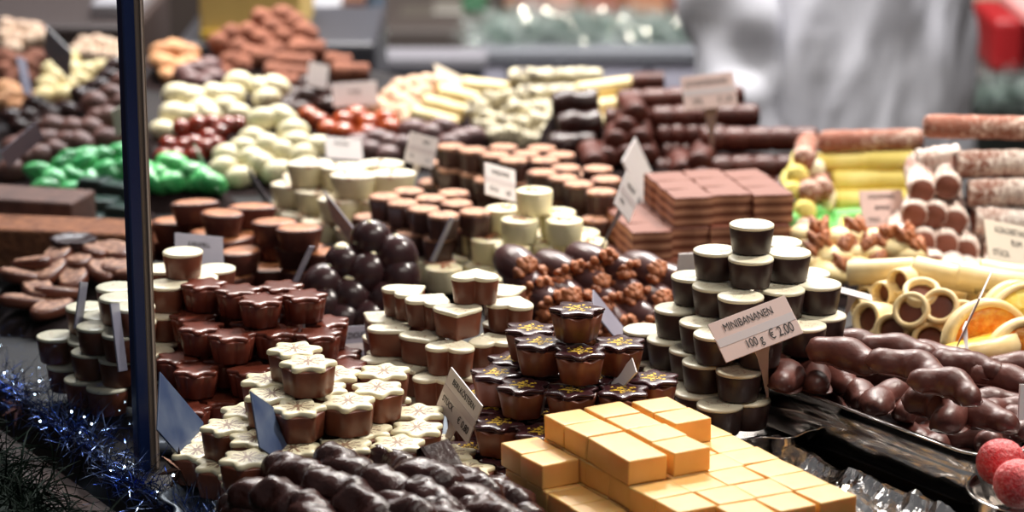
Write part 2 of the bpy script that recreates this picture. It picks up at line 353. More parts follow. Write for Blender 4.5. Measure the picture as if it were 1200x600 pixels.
# ring tube
def ringtube(L, R, r):
    n = 30; P = lambda rad, x: [(x, rad * math.cos(2 * PI * k / n), rad * math.sin(2 * PI * k / n)) for k in range(n)]
    w = R - r; body = loft([P(r, L * .30), P(r, L * .48), P(r + w * .15, L * .5), P(r + w * .5, L * .515), P(R - w * .15, L * .5), P(R, L * .48), P(R, -L * .48), P(R - w * .5, -L * .5), P(r, -L * .48), P(r, -L * .30)], False, False)
    fill = loft([P(r * 1.01, -L * .34), P(r * 1.01, L * .34), P(r * .8, L * .35), P(r * .3, L * .345)]); return body, fill
a, b_ = ringtube(.030, .0134, .0094); T('ring', 'cream_ring_praline', a, ringm, [('chocolate_filling', b_, milk)])
a, b_ = ringtube(.046, .0088, .0064); T('cigar', 'cream_wafer_roll', a, ringm, [('chocolate_filling', b_, milk)])
# logs, unit built at length L along X
def logT(key, name, L, r, m, lump=.05, ls=50, sq=1, ribs=0, endm=None, n=26, seg=18, e=.06):
    for s in (1, 2):
        pts = [((i / (n - 1) - .5) * L, .0006 * math.sin(i * .5 + s), 0) for i in range(n)]
        def rad(t):
            q = (.80 + .2 * endcap(t, e)) if min(t, 1 - t) < e else 1
            if ribs: q *= 1 - .16 * max(0, math.cos(2 * PI * ribs * t)) ** 6
            return r * q
        g_ = tube(pts, rad, seg, lump=lump, ls=ls, seed=s, sq=sq)
        if endm: T(key, name, g_, [m, endm]); me = TPL[key][-1][0].data; me.polygons.foreach_set('material_index', [0] * (len(me.polygons) - 2 * seg) + [1] * (2 * seg))
        else: T(key, name, g_, m)
barm = mat('ribbed_milk_chocolate', c(92, 46, 36), c(76, 37, 30), rough=.42, spec=.3)
cocoend = mat('bare_log_end', c(136, 76, 56), c(112, 60, 44), rough=.6)
logT('coco_l', 'coconut_log', .092, .0108, coco, .10, 120, endm=cocoend, e=.02)
logT('cocoh_l', 'thickly_coated_coconut_log', .092, .0112, cocoheavy, .12, 120, endm=cocoend, e=.02)
logT('cocob_l', 'brown_coconut_log', .083, .0092, cocobrown, .08, 120)
logT('yel_l', 'yellow_marzipan_log', .083, .0094, yellowm, .06, 40)
logT('green_l', 'green_marzipan_log', .05, .009, greenm, .06, 40)
logT('pink_l', 'pink_marzipan_log', .05, .009, pinkm, .06, 40)
logT('white_l', 'white_coconut_log', .05, .009, whiteegg, .08, 100)
logT('bar_l', 'ribbed_chocolate_bar', .100, .0128, barm, .05, 40, sq=.85, ribs=5, n=60, e=.04)
logT('bark_l', 'short_ribbed_chocolate_bar', .06, .0115, barm, .08, 60, sq=.85, ribs=3)
logT('cream_l', 'cream_chocolate_log', .058, .0092, creamlog, .04, 40)
logT('speck_l', 'speckled_chocolate_log', .075, .0098, speckle, .25, 120)
logT('darkw_l', 'wavy_dark_chocolate_log', .055, .0125, darkglossy, .25, 60)
logT('cocoa_l', 'cocoa_dusted_stick', .045, .0105, cocoa, .15, 60)
# fudge cubes
def jbox(sx, sy, sz, b, s):
    v, f = bevbox(sx, sy, sz, b); v = [Vector(q) for q in v]
    return [q + Vector((noise.noise(q * 60 + Vector((s, 0, 0))), noise.noise(q * 60 + Vector((0, s, 5))), noise.noise(q * 60 + Vector((7, 0, s))) * (q.z > sz * .5) * .7)) * .0008 for q in v], f
for s in range(1, 5): T('fudge', 'fudge_cube', jbox(.0234, .0228, .0136, .0008, s * 3.1), fudge)
T('fudge2', 'fudge_block', jbox(.0234, .0458, .0136, .0008, 2.2), fudge)
def wavebox(L, Wd, h):
    n = 12; o = []
    for (x0, y0, x1, y1) in ((-1, -1, 1, -1), (1, -1, 1, 1), (1, 1, -1, 1), (-1, 1, -1, -1)):
        for k in range(n):
            t = k / n; w = .05 * math.sin(t * 2 * PI) * (1 if x0 != x1 else .6); o.append(((x0 + (x1 - x0) * t + (w if x0 == x1 else 0)) * L / 2, (y0 + (y1 - y0) * t + (w if y0 == y1 else 0)) * Wd / 2))
    return loft([[(x * s, y * s, z) for x, y in o] for s, z in ((.97, 0), (1, h * .04), (1, h * .96), (.97, h))])
T('nougat', 'layered_nougat_square', wavebox(.0300, .0290, .0222), nougat)
TPL['nougat'][0][0].data.polygons.foreach_set('use_smooth', [False] * len(TPL['nougat'][0][0].data.polygons))

# ------------------------------------------------------------------ piles of stacked cups
def layered(pile, key, w, h, z0, spec, rot=None, dz=0):
    its = []
    for L, pts in spec.items():
        for q in pts:
            p = W(q[0], q[1], z0 + (L + 1) * h); its.append([L, p.x, p.y, q])
    for _ in range(6):
        for i in range(len(its)):
            for j in range(i + 1, len(its)):
                a, b = its[i], its[j]
                if a[0] != b[0]: continue
                dx, dy = b[1] - a[1], b[2] - a[2]; d = math.hypot(dx, dy)
                if 1e-6 < d < w * .97:
                    k = (w * .97 - d) * .5 / d; a[1] -= dx * k; a[2] -= dy * k; b[1] += dx * k; b[2] += dy * k
    top = max(i[0] for i in its)
    for L in range(top, 0, -1):
        for a in [i for i in its if i[0] == L]:
            near = [math.hypot(a[1] - b[1], a[2] - b[2]) for b in its if b[0] == L - 1]
            if not [d for d in near if d < w * .45] and len([d for d in near if d < w * .85]) < 2:
                x, y = a[1], a[2] + w * .3
                for b in its:
                    if b[0] == L - 1:
                        d = math.hypot(x - b[1], y - b[2])
                        if 1e-6 < d < w * .95: x += (x - b[1]) / d * (w * .95 - d); y += (y - b[2]) / d * (w * .95 - d)
                if min([9] + [math.hypot(x - b[1], y - b[2]) for b in its if b[0] == L - 1]) > w * .7: its.append([L - 1, x, y, None])
    for L, x, y, q in its:
        r = (q[2] if q and len(q) > 2 else random.uniform(0, 2 * PI) if rot is None else rot + random.uniform(-.25, .25))
        place(key, Vector((x, y, CZ + z0 + L * h)), rot=r, pile=pile, layer=top - L, scale=random.uniform(.985, 1.01))
    xs = [i[1] for i in its]; ys = [i[2] for i in its]; return min(xs), max(xs), min(ys), max(ys)
PB = {}
PB['star'] = layered('star', 'star', .0300, H, .012, {
    3: [(360, 422, .1), (346, 408, .2)],
    2: [(346, 473, .15), (402, 465), (441, 451), (436, 437), (400, 441), (327, 459), (316, 446), (383, 452)],
    1: [(279, 498), (300, 511), (319, 527), (286, 483), (340, 525), (388, 519), (450, 515), (481, 497), (489, 484), (430, 503), (410, 490)],
    0: [(238, 512), (242, 530), (264, 545), (284, 558), (305, 572), (330, 585), (488, 546), (520, 530), (546, 548), (504, 515), (420, 560), (455, 560), (380, 565)]}, rot=.52)
PB['flower'] = layered('flower', 'flower', .0285, .0178, .010, {
    3: [(258, 334), (276, 338), (294, 343), (330, 334), (350, 342)],
    2: [(232, 372), (243, 379), (265, 386), (320, 384), (367, 385), (380, 377), (300, 376)],
    1: [(212, 418), (232, 427), (296, 428), (399, 413), (405, 423), (262, 420), (340, 425)],
    0: [(205, 462), (230, 473), (266, 468), (300, 468), (350, 470)]}, rot=.3)
PB['heart'] = layered('heart', 'heart', .0285, .0178, .010, {
    4: [(557, 320, 3.1)],
    3: [(476, 338, 2.2), (505, 349, 2.6), (536, 361, 0.0), (600, 353, 2.8), (592, 338, 2.0)],
    2: [(450, 371), (463, 381), (495, 391, .3), (536, 401, 2.9), (580, 396, 3.3), (612, 392)],
    1: [(452, 417), (482, 427, .2), (515, 438, 3.0), (568, 438, .1), (600, 430)],
    0: [(483, 467), (503, 477), (540, 482), (580, 470), (450, 455)]})
PB['gold'] = layered('gold', 'gold', .0300, .0198, .010, {
    4: [(676, 358, 0)],
    3: [(622, 382), (634, 397), (684, 406), (720, 399)],
    2: [(590, 431), (598, 421), (617, 446), (666, 451), (731, 450), (760, 441), (700, 440)],
    1: [(565, 461), (580, 475), (596, 488), (632, 496), (680, 492), (730, 488), (770, 480)],
    0: [(572, 509), (566, 521), (590, 534), (615, 545), (650, 540), (700, 530), (750, 520)]}, rot=.52)
PB['round'] = layered('round', 'round', .0270, .0184, .026, {
    5: [(881, 260)],
    4: [(839, 291), (880, 300), (924, 293), (914, 281)],
    3: [(815, 322), (835, 331), (868, 345), (918, 336), (958, 330), (947, 318)],
    2: [(793, 359), (823, 375), (845, 389), (965, 367), (938, 378), (885, 392), (905, 370)],
    1: [(762, 386), (788, 397), (806, 406), (825, 418), (861, 430), (945, 406), (900, 414)],
    0: [(768, 424), (781, 434), (795, 445), (810, 454), (833, 466), (866, 450), (905, 436)]})
PB['mround'] = layered('mround', 'mround', .0255, .0176, .008, {
    4: [(214, 293)],
    3: [(190, 313), (246, 316), (203, 330), (137, 336), (142, 347), (155, 356), (232, 322)],
    2: [(195, 366), (220, 361), (105, 361), (116, 369), (122, 379), (136, 386), (170, 372)],
    1: [(76, 394), (97, 399), (106, 407), (148, 400), (190, 398), (180, 410)],
    0: [(84, 425), (115, 420), (131, 431), (155, 440), (200, 440)]})
PB['wcup'] = layered('wcup', 'wcup', .0272, .0182, .008, {
    3: [(626, 222)],
    2: [(590, 243), (609, 256), (653, 247), (661, 257)],
    1: [(560, 269), (574, 279), (600, 286), (641, 284), (690, 281), (681, 271)],
    0: [(534, 287), (546, 299), (566, 310), (590, 322), (617, 314), (655, 316), (692, 312), (505, 302), (520, 312)]})
PB['woval'] = layered('woval', 'woval', .032, .0190, .008, {
    2: [(414, 203, 0), (460, 201, .1), (440, 190, 0), (372, 190, .2), (400, 192, .1)],
    1: [(345, 213, 0), (372, 221, .2), (408, 231, .1), (436, 232), (350, 205)],
    0: [(332, 241, 0), (355, 248, .1), (381, 256, .2), (410, 262), (480, 228), (465, 240)]})
PB['dcupa'] = layered('dcup front', 'dcup', .0262, .0180, .008, {
    2: [(455, 231), (474, 237), (496, 244), (517, 250), (555, 248), (535, 238), (505, 232), (478, 224), (530, 226)],
    1: [(432, 254), (458, 262), (484, 272), (512, 277), (545, 268), (575, 262)],
    0: [(430, 278), (450, 285), (478, 294), (510, 296)]})
PB['dcupb'] = layered('dcup back', 'dcup', .0262, .0180, .008, {
    2: [(540, 173), (556, 176), (577, 180), (598, 184), (615, 180), (590, 172), (632, 174), (653, 182), (640, 186)],
    1: [(520, 190), (536, 199), (556, 203), (575, 207), (600, 206), (630, 204)],
    0: [(506, 213), (529, 220), (550, 227), (575, 232)]})
PB['dcupc'] = layered('dcup side', 'dcup', .0262, .0180, .008, {
    2: [(641, 202), (657, 207), (678, 215), (710, 210), (668, 197), (692, 197), (705, 224)],
    1: [(680, 238), (700, 256), (655, 232), (720, 245)],
    0: [(707, 272), (690, 262), (725, 268), (740, 285)]})
PB['caram'] = layered('caram', 'caram', .0285, .0180, .008, {
    2: [(295, 239, 0), (228, 234, .3), (260, 247, -.4), (324, 258), (348, 264, .2)],
    1: [(204, 256, .2), (248, 270, -.3), (304, 269, -.3), (332, 277, .1), (358, 287, .2), (282, 291), (378, 291, .1)],
    0: [(198, 278), (232, 296), (272, 321), (316, 311), (356, 314, .1), (374, 303), (390, 318)]})

# ------------------------------------------------------------------ heaps of loose pieces
RISERS = []
def heap(pile, key, pts, s0, s1, r=.011, slope=.8, tilt=.35, e=None, scale=1.0, layer=None):
    # s0 = (py, z) at the foot, s1 = (py, z) at the top of the heap's slope
    out = []
    for q in pts:
        f0 = ray(600, s0[0]); Y0 = (.5 - s0[1]) * f0.y / -f0.z; f1 = ray(600, q[1]); t = -f1.z / f1.y; z = max(.5 * r, (.5 - t * (Y0 - s0[1] / slope)) / (1 + t / slope))
        p = W(q[0], q[1], z); k = q[2] if len(q) > 2 and isinstance(q[2], str) else key
        ee = e if e else (random.uniform(-tilt, tilt), random.uniform(-tilt, tilt), random.uniform(-.5, .5) if tilt < 1 else random.uniform(0, 6.28))
        sc_ = scale * random.uniform(.93, 1.06)
        place(k, p, e=ee, scale=sc_, pile=pile, layer=0); out.append((p, r * sc_))
    RISERS.append((pile, out)); return out
heap('dball', 'dball', [(435, 284), (403, 311), (430, 323), (469, 327), (411, 352), (453, 356), (378, 337), (401, 379), (464, 303), (380, 362), (432, 378)], (379, .014), (283, .078), .0140, slope=1.5, tilt=.3, scale=1.34)
heap('white_back', 'wegg', [(207, 111), (226, 114), (279, 96), (252, 111), (270, 113), (203, 132), (220, 135), (247, 135), (277, 133), (191, 153), (305, 103), (322, 102), (313, 115), (235, 128), (262, 127)], (153, .012), (96, .06), .011)
heap('white_front', 'wegg', [(306, 141), (330, 138), (343, 153), (297, 163), (313, 171), (331, 178), (267, 183), (294, 186), (307, 193), (325, 202), (354, 183), (372, 171), (280, 208), (345, 168), (285, 175), (358, 197), (262, 197)], (208, .012), (138, .055), .011)
heap('cherry', 'cherryc', [(213, 150), (232, 147), (244, 162), (258, 156), (198, 171), (216, 172), (227, 169), (267, 147), (207, 184), (279, 147), (241, 174), (228, 184), (192, 184), (252, 170), (248, 146)], (186, .012), (146, .042), .0095)
heap('amber', 'amberc', [(373, 143), (403, 143), (432, 146), (403, 156), (385, 153), (418, 137), (452, 140), (458, 151), (362, 137), (430, 158)], (158, .012), (137, .032), .011)
heap('violet', 'pegg', [(439, 164), (453, 168), (470, 172), (435, 178), (455, 183), (485, 152), (505, 158), (540, 165), (520, 150), (420, 170), (490, 175), (525, 170), (552, 160)], (183, .012), (150, .035), .010)
heap('darkeggs', 'degg', [(344, 113), (357, 113), (331, 127), (348, 131), (381, 124), (362, 100), (370, 107), (335, 120), (390, 112)], (131, .012), (100, .045), .011, tilt=.2)
heap('truffleballs', 'cocoaball', [(332, 20), (307, 22), (332, 45), (307, 47), (357, 40), (290, 40), (270, 42), (320, 33), (345, 30), (280, 58), (258, 52), (295, 66), (270, 74), (262, 88), (320, 60), (350, 58), (300, 84), (285, 78)], (88, .012), (20, .09), .013)
heap('violet2', 'pegg', [(245, 78), (234, 82), (225, 94), (250, 92), (238, 98), (218, 86)], (98, .012), (78, .03), .010)
heap('tan', 'tanball', [(190, 60), (205, 58), (218, 62), (196, 76), (212, 80), (200, 90), (222, 74), (188, 72)], (90, .012), (58, .035), .011)
heap('nutmix', 'nutball', [(470, 105), (485, 101), (500, 98), (470, 120), (481, 128), (458, 115), (455, 131), (497, 110), (441, 125), (468, 134), (486, 114), (450, 143), (475, 143), (490, 140), (510, 100)], (143, .012), (98, .05), .011)
heap('farwhite', 'wegg2', [(63, 83), (57, 100), (87, 83), (103, 85), (77, 70), (83, 100), (53, 113), (73, 112), (68, 92), (95, 95), (115, 82)], (113, .012), (70, .055), .011)
heap('fardark', 'degg', [(137, 77), (127, 90), (113, 102), (97, 113), (40, 123), (53, 128), (33, 137), (17, 138), (77, 128), (60, 136), (110, 116), (45, 148), (25, 150)], (150, .012), (77, .06), .011, scale=.85)
heap('farbrown', 'begg', [(147, 98), (133, 113), (113, 123), (143, 124), (63, 150), (87, 153), (53, 167), (107, 153), (97, 170), (33, 187), (13, 200), (80, 168), (122, 165), (20, 175), (48, 185), (130, 140), (118, 140), (66, 178), (35, 168)], (200, .012), (98, .085), .012)
heap('fartan', 'tanball', [(13, 113), (20, 127), (4, 120), (8, 105), (24, 115)], (127, .012), (105, .03), .011)
heap('farnuts', 'nutball', [(10, 32), (25, 34), (40, 36), (5, 44), (18, 46), (34, 48), (50, 46), (100, 54), (114, 52), (128, 56), (142, 58), (108, 64), (122, 66), (136, 68), (150, 62), (14, 56), (92, 62)], (68, .012), (32, .06), .011)
heap('farcocoa', 'cocoaball', [(6, 70), (20, 76), (34, 80), (8, 86), (26, 92), (42, 70), (14, 98)], (98, .012), (68, .04), .013)
heap('green', 'green', [(80, 190), (105, 187), (125, 187), (62, 210), (85, 208), (60, 221), (82, 227), (107, 212), (140, 182), (150, 189), (96, 232), (50, 206), (190, 205), (201, 213), (220, 203), (232, 211), (243, 214), (130, 205), (95, 198), (118, 200), (72, 198), (143, 200), (165, 200), (178, 212), (208, 196)], (232, .012), (182, .045), .010, tilt=.6, scale=1.1)
heap('walroll', 'walroll', [(652, 316), (616, 332), (690, 331), (722, 318), (700, 352), (733, 344), (781, 330), (662, 348), (748, 372), (742, 396), (768, 352), (716, 375), (676, 372), (634, 352), (606, 312), (755, 318), (690, 306)], (395, .018), (306, .055), .0125, e=(0, 0, -.5))
heap('walegg', 'walegg', [(947, 288), (990, 292), (950, 305), (979, 314), (1019, 308), (1047, 300), (1008, 328), (1062, 312), (968, 332), (1030, 292), (1000, 305), (940, 320)], (332, .012), (286, .035), .009, tilt=.25)
heap('crunch', 'crunch', [(575, 120), (590, 118), (605, 130), (572, 140), (590, 145), (612, 150), (630, 145), (645, 140), (598, 160), (620, 165), (580, 158), (640, 160), (560, 130), (566, 152)], (165, .012), (118, .05), .010)
for it in ITEMS:
    if it['pile'] == 'walroll': it['o'].rotation_euler = (random.uniform(-.3, .3), random.uniform(-.1, .3), random.uniform(-1.15, -.75))

# logs by their two ends at a given distance
def sticks(pile, rows):
    out = []
    for key, x0, y0, x1, y1, Y in rows:
        a, b = WY(x0, y0, Y), WY(x1, y1, Y + random.uniform(-.004, .004)); d = b - a
        L0 = TPL[key][0][0].dimensions.x or 1; me = TPL[key][0][0].data
        L0 = max(v.co.x for v in me.vertices) * 2
        q = d.to_track_quat('X', 'Z'); it = place(key, (a + b) / 2, quat=q, pile=pile, scale=1)
        it['o'].scale = (d.length / L0, 1, 1); out.append(((a + b) / 2, .0105)); out.append((a * .8 + b * .2, .0105)); out.append((a * .2 + b * .8, .0105))
    RISERS.append((pile, out))
def endon(pile, rows, L=.05):
    out = []
    for key, x, y, Y in rows:
        p = WY(x, y, Y); d = Vector((p.x / p.y + random.uniform(-.12, .10), 1, random.uniform(-.06, .03))).normalized()
        place(key, p + d * L * .5, quat=(-d).to_track_quat('X', 'Z'), pile=pile); out.append((p + d * L * .5, .0105)); out.append((p, .0105))
    RISERS.append((pile, out))
sticks('coconut', [('cocob_l', 1083, 148, 1215, 150, 1.93), ('cocoh_l', 1074, 192, 1126, 185, 1.95), ('coco_l', 1118, 193, 1215, 190, 1.92), ('coco_l', 1133, 227, 1215, 224, 1.91), ('cocoh_l', 1140, 258, 1215, 260, 1.90), ('coco_l', 1150, 292, 1215, 292, 1.90)])
endon('coconut', [('coco_l', 1080, 222, 1.90), ('coco_l', 1110, 217, 1.90), ('coco_l', 1072, 250, 1.89), ('coco_l', 1095, 251, 1.89), ('coco_l', 1118, 258, 1.89), ('coco_l', 1057, 280, 1.88), ('coco_l', 1081, 283, 1.88), ('coco_l', 1107, 285, 1.88), ('coco_l', 1131, 293, 1.88), ('coco_l', 1070, 305, 1.86), ('coco_l', 1093, 311, 1.86), ('cocoh_l', 1113, 320, 1.85), ('cocoh_l', 1137, 326, 1.85), ('cocoh_l', 1166, 322, 1.85), ('coco_l', 1190, 318, 1.85)], .08)
sticks('marzipan', [('cocob_l', 960, 166, 1081, 163, 2.10), ('yel_l', 957, 190, 1075, 189, 2.10), ('yel_l', 973, 213, 1079, 211, 2.09), ('yel_l', 977, 236, 1075, 234, 2.08), ('green_l', 973, 258, 1015, 256, 2.06)])
endon('marzipan', [('yel_l', 935, 203, 2.07), ('yel_l', 929, 223, 2.06), ('cocob_l', 943, 183, 2.08), ('white_l', 953, 203, 2.07), ('cocob_l', 947, 223, 2.05), ('cocob_l', 962, 219, 2.06), ('white_l', 964, 239, 2.05), ('pink_l', 931, 242, 2.05), ('yel_l', 944, 245, 2.04), ('green_l', 929, 264, 2.02), ('green_l', 957, 254, 2.04), ('green_l', 962, 272, 2.01), ('cocob_l', 945, 268, 2.02), ('pink_l', 1010, 278, 2.02), ('pink_l', 1026, 274, 2.02), ('yel_l', 993, 275, 2.02), ('green_l', 980, 276, 2.02)], .05)
sticks('bars', [('bar_l', 820, 163, 960, 163, 2.24), ('bar_l', 830, 196, 962, 195, 2.22), ('bar_l', 870, 219, 960, 218, 2.21), ('bar_l', 722, 119, 872, 113, 2.34), ('bar_l', 763, 138, 890, 135, 2.32), ('bar_l', 770, 158, 850, 158, 2.31), ('bar_l', 775, 179, 830, 180, 2.30), ('bar_l', 766, 199, 825, 198, 2.28), ('bar_l', 740, 98, 778, 97, 2.40), ('bar_l', 708, 140, 775, 137, 2.33), ('bar_l', 712, 160, 780, 158, 2.32), ('bar_l', 704, 180, 785, 180, 2.31), ('bar_l', 720, 200, 790, 200, 2.30), ('bar_l', 800, 122, 868, 120, 2.36)])
endon('bars', [('bark_l', 745, 133, 2.28), ('bark_l', 733, 150, 2.27), ('bark_l', 750, 163, 2.26), ('bark_l', 722, 165, 2.26), ('bark_l', 757, 183, 2.25), ('bark_l', 735, 183, 2.25), ('bark_l', 712, 185, 2.25), ('bark_l', 820, 190, 2.20), ('bark_l', 824, 209, 2.19), ('bark_l', 842, 215, 2.19), ('bark_l', 697, 190, 2.24), ('bark_l', 800, 200, 2.24)], .05)
sticks('logs', [('darkw_l', 645, 122, 702, 120, 2.34), ('darkw_l', 652, 147, 706, 145, 2.32), ('darkw_l', 643, 172, 700, 170, 2.30), ('cream_l', 675, 108, 758, 98, 2.42), ('cream_l', 692, 128, 728, 124, 2.40), ('cream_l', 702, 146, 730, 143, 2.38), ('speck_l', 596, 92, 706, 90, 2.50), ('speck_l', 606, 113, 676, 109, 2.45), ('speck_l', 615, 130, 650, 128, 2.42)])
sticks('cream', [('cream_l', 540, 100, 602, 108, 2.50), ('cream_l', 512, 108, 562, 120, 2.46), ('cream_l', 494, 120, 546, 134, 2.42), ('cream_l', 479, 133, 537, 148, 2.38)])
sticks('cocoasticks', [('cocoa_l', 338, 60, 382, 58, 2.70), ('cocoa_l', 322, 73, 368, 75, 2.66), ('cocoa_l', 308, 84, 362, 90, 2.62), ('cocoa_l', 380, 72, 412, 76, 2.66), ('cocoa_l', 296, 68, 324, 70, 2.68), ('cocoa_l', 388, 84, 434, 86, 2.60), ('cocoa_l', 318, 97, 350, 99, 2.58)])

# ------------------------------------------------------------------ layered nougat squares
def nougat_grid():
    h = .0226; a = math.radians(12); u = Vector((math.cos(a), math.sin(a), 0)); v = Vector((-u.y, u.x, 0)); o = W(790, 232, .006 + 3 * h)
    for lay in range(3):
        for i in range((-1, -1, -2)[lay], (3, 3, 3)[lay]):
            for j in range(0, 3):
                if lay == 0 and i < 0: continue
                p = o + u * (.0306 * (i + .5 - (0, .1, .1)[lay])) + v * (.0298 * (j + .5 - (0, .15, .35)[lay]) + .004 * math.sin(i * 2.3 + lay)); place('nougat', Vector((p.x, p.y, CZ + .006 + (2 - lay) * h)), rot=a + random.uniform(-.05, .05), pile='nougat', layer=lay)
nougat_grid()

# ------------------------------------------------------------------ fudge
fo = W(738.7, 540.4, .0660); fv = Vector((math.cos(math.radians(29)), math.sin(math.radians(29)), 0)); fu = Vector((-fv.y, fv.x, 0)); fh = .0138
def fud(i, j, lay, n=1):
    p = fo + fv * (.0238 * (i + .5)) + fu * (.0231 * (j + n / 2)); p.z = CZ + .0246 + fh * lay
    place('fudge' if n == 1 else 'fudge2', p, rot=math.radians(29) + random.uniform(-.045, .045), pile='fudge', scale=random.uniform(.985, 1.015), layer=2 - lay)
for q in ((0, 0, 2, 2), (0, 2, 2, 1), (0, 3, 2, 1), (1.12, 0, 2, 1), (1.12, 1, 2, 1), (1.1, 2, 2, 1), (1.1, 3, 2, 1), (2.3, 1.8, 2, 1), (2.28, 2.8, 2, 1)): fud(*q)
for i in range(0, 4):
    for j in range(-3, 4):
        if (i, j) in ((0, -3),): continue
        fud(i + .06 * math.sin(j * 3 + i), j, 1)
for j in (2, 3): fud(-1.03, j + .2, 1)
for i in range(-1, 4):
    for j in range(-3, 4): 
        if i in (-1, 0, 3) or j in (-3, 3): fud(i, j + .02 * math.cos(i * 5), 0)

# ------------------------------------------------------------------ mini bananas in the steel pan
pc = W(880, 440, .044); pa = W(1120, 530, .044); pu = (pc - pa); pu.z = 0; PL = pu.length; pu.normalize(); pv = Vector((pu.y, -pu.x, 0))
if pv.x < 0: pv = -pv
def roundrect(a, b, r, ins, n=7):
    p = []; hx, hy = a / 2 - ins, b / 2 - ins; r = max(r - ins, .0015)
    for qx, qy, a0 in ((1, 1, 0), (-1, 1, 90), (-1, -1, 180), (1, -1, 270)):
        for k in range(n): t = math.radians(a0 + 90 * k / (n - 1)); p.append((qx * (hx - r) + r * math.cos(t), qy * (hy - r) + r * math.sin(t)))
    return p
def pan(name, a, b, r, h, mats, lip=.003, slope=-.0026):
    S = [(slope + .002, 0), (slope, .0012), (0 + slope * .3, h * .6), (0, h - .001), (-lip, h - .0006), (-lip - .0006, h), (-lip, h + .0006), (0, h + .0004), (.0012, h - .001), (slope + .001, .0024), (slope + .004, .0018)]
    return loft([[(x, y, z) for x, y in roundrect(a, b, r, i)] for i, z in S])
PW = .115; PLN = PL + .045
pm = pan('p', PLN, PW, .020, .030, steel)
steel_pan = obj('steel_serving_pan', mk('steel_serving_pan', *pm, steel)); pcen = (pc + pa) / 2 + pv * (PW / 2) ; pcen.z = CZ + .0165
steel_pan.location = pcen; ang = math.atan2(pu.y, pu.x); steel_pan.rotation_euler = (0, 0, ang)
tag(steel_pan, 'polished steel pan filled with mini chocolate bananas', 'pan')
pb_ = obj('pan_stand_board', mk('pan_stand_board', *bevbox(PLN - .03, PW - .02, .012, .002), clothm), loc=(pcen.x, pcen.y, CZ + .004)); pb_.rotation_euler = (0, 0, ang); tag(pb_, 'black board raising the steel pan above the counter', 'board')
def ban(px, py, z, deg, k=1.0, tilt=0): 
    z = z + .008 if z > .063 else z - .006; p = W(px, py, z); place('banana', Vector((p.x, p.y, p.z - .006)), e=(random.uniform(-.2, .2), tilt, math.radians(deg)), scale=k, pile='banana', layer=0 if z > .055 else 1 if z > .035 else 2)
for q in ((911, 438, .062, -86, .95), (948, 440, .058, -80, .9), (918, 428, .05, -10, .9), (1004, 404, .060, -25, .9), (1052, 411, .060, -30, .95), (1094, 418, .058, -35, .9), (968, 408, .056, -10, .85), (1135, 430, .060, -35, .9), (978, 444, .050, -70, .9), (948, 410, .050, -20, .9), (992, 417, .064, -42, .95, .05), (1066, 435, .066, -44, 1.02, .05), (1110, 452, .070, -40, .84, .1),
          (1003, 461, .048, -80, .85), (1040, 467, .050, 62, .9), (1072, 474, .044, 50, .7), (1120, 428, .056, -42, .95), (1180, 447, .056, -40, .95), (1098, 483, .056, -78, 1.1), (1142, 489, .056, -38, 1.0), (1162, 471, .050, 10, .8), (1188, 480, .048, 15, .8),
          (932, 462, .034, -60, .8), (955, 470, .032, -50, .8), (1034, 500, .030, -70, .8), (1062, 508, .030, -65, .8), (1000, 487, .026, 30, .8), (1085, 512, .026, 20, .8), (1120, 520, .028, 30, .85), (1150, 515, .032, -20, .85), (1180, 512, .034, 40, .85), (925, 422, .036, 10, .9), (1060, 492, .026, 20, .8),
          (980, 478, .022, -20, .8), (1110, 500, .026, 30, .8), (1180, 496, .042, -60, .9), (1200, 462, .04, 20, .9), (1085, 455, .040, 10, .9), (1200, 430, .05, 0, .9), (1140, 458, .045, -30, .9), (1030, 480, .024, -40, .8), (960, 450, .022, 20, .8), (1020, 440, .04, -10, .9)): ban(*q)
# ------------------------------------------------------------------ dark nut rolls, front
for q in ((404, 553, .046), (346, 560, .044), (389, 580, .048), (452, 578, .046), (462, 552, .036), (500, 566, .046), (506, 592, .044), (548, 577, .040), (556, 598, .040), (590, 588, .032), (306, 590, .034), (334, 592, .044), (430, 602, .044), (470, 606, .044), (365, 612, .044), (395, 612, .036), (430, 575, .026), (485, 590, .026), (370, 575, .026), (320, 570, .020), (530, 600, .026), (600, 608, .026), (340, 615, .03), (290, 608, .024), (520, 618, .04), (570, 612, .04)):
    p = W(q[0], q[1], q[2]); place('nutlog', Vector((p.x, p.y, p.z - .009)), e=(random.uniform(-.3, .3), random.uniform(-.05, .2), math.radians(-50 + random.uniform(-14, 14))), pile='nutlog', layer=0 if q[2] > .04 else 1)
# wedge of dark chocolate
wv = []; prof = [(-.020, 0), (.020, 0), (.017, .010), (-.004, .020), (-.016, .024), (-.020, .020)]
wm = loft([[(x, -.0085 * s, z * (1 if s < 1 else .98) + .0) for x, z in prof] for s in (.8, 1, -1, -.8)])
wedge = obj('dark_chocolate_wedge', mk('dark_chocolate_wedge', *wm, darkglossy, smooth=False)); p = W(524, 567, .040); wedge.location = (p.x, p.y, p.z - .006); wedge.rotation_euler = (.1, .25, math.radians(-58))
tag(wedge, 'tall dark chocolate wedge standing up among the nut rolls', 'chocolate')
slab = obj('dark_chocolate_slab', mk('dark_chocolate_slab', *jbox(.045, .022, .012, .0015, 3), darkglossy)); p = W(618, 570, .024); slab.location = (p.x, p.y, p.z - .012); slab.rotation_euler = (0, 0, math.radians(-58))
tag(slab, 'dark chocolate slab lying between the fudge and the steel tray rim', 'chocolate')
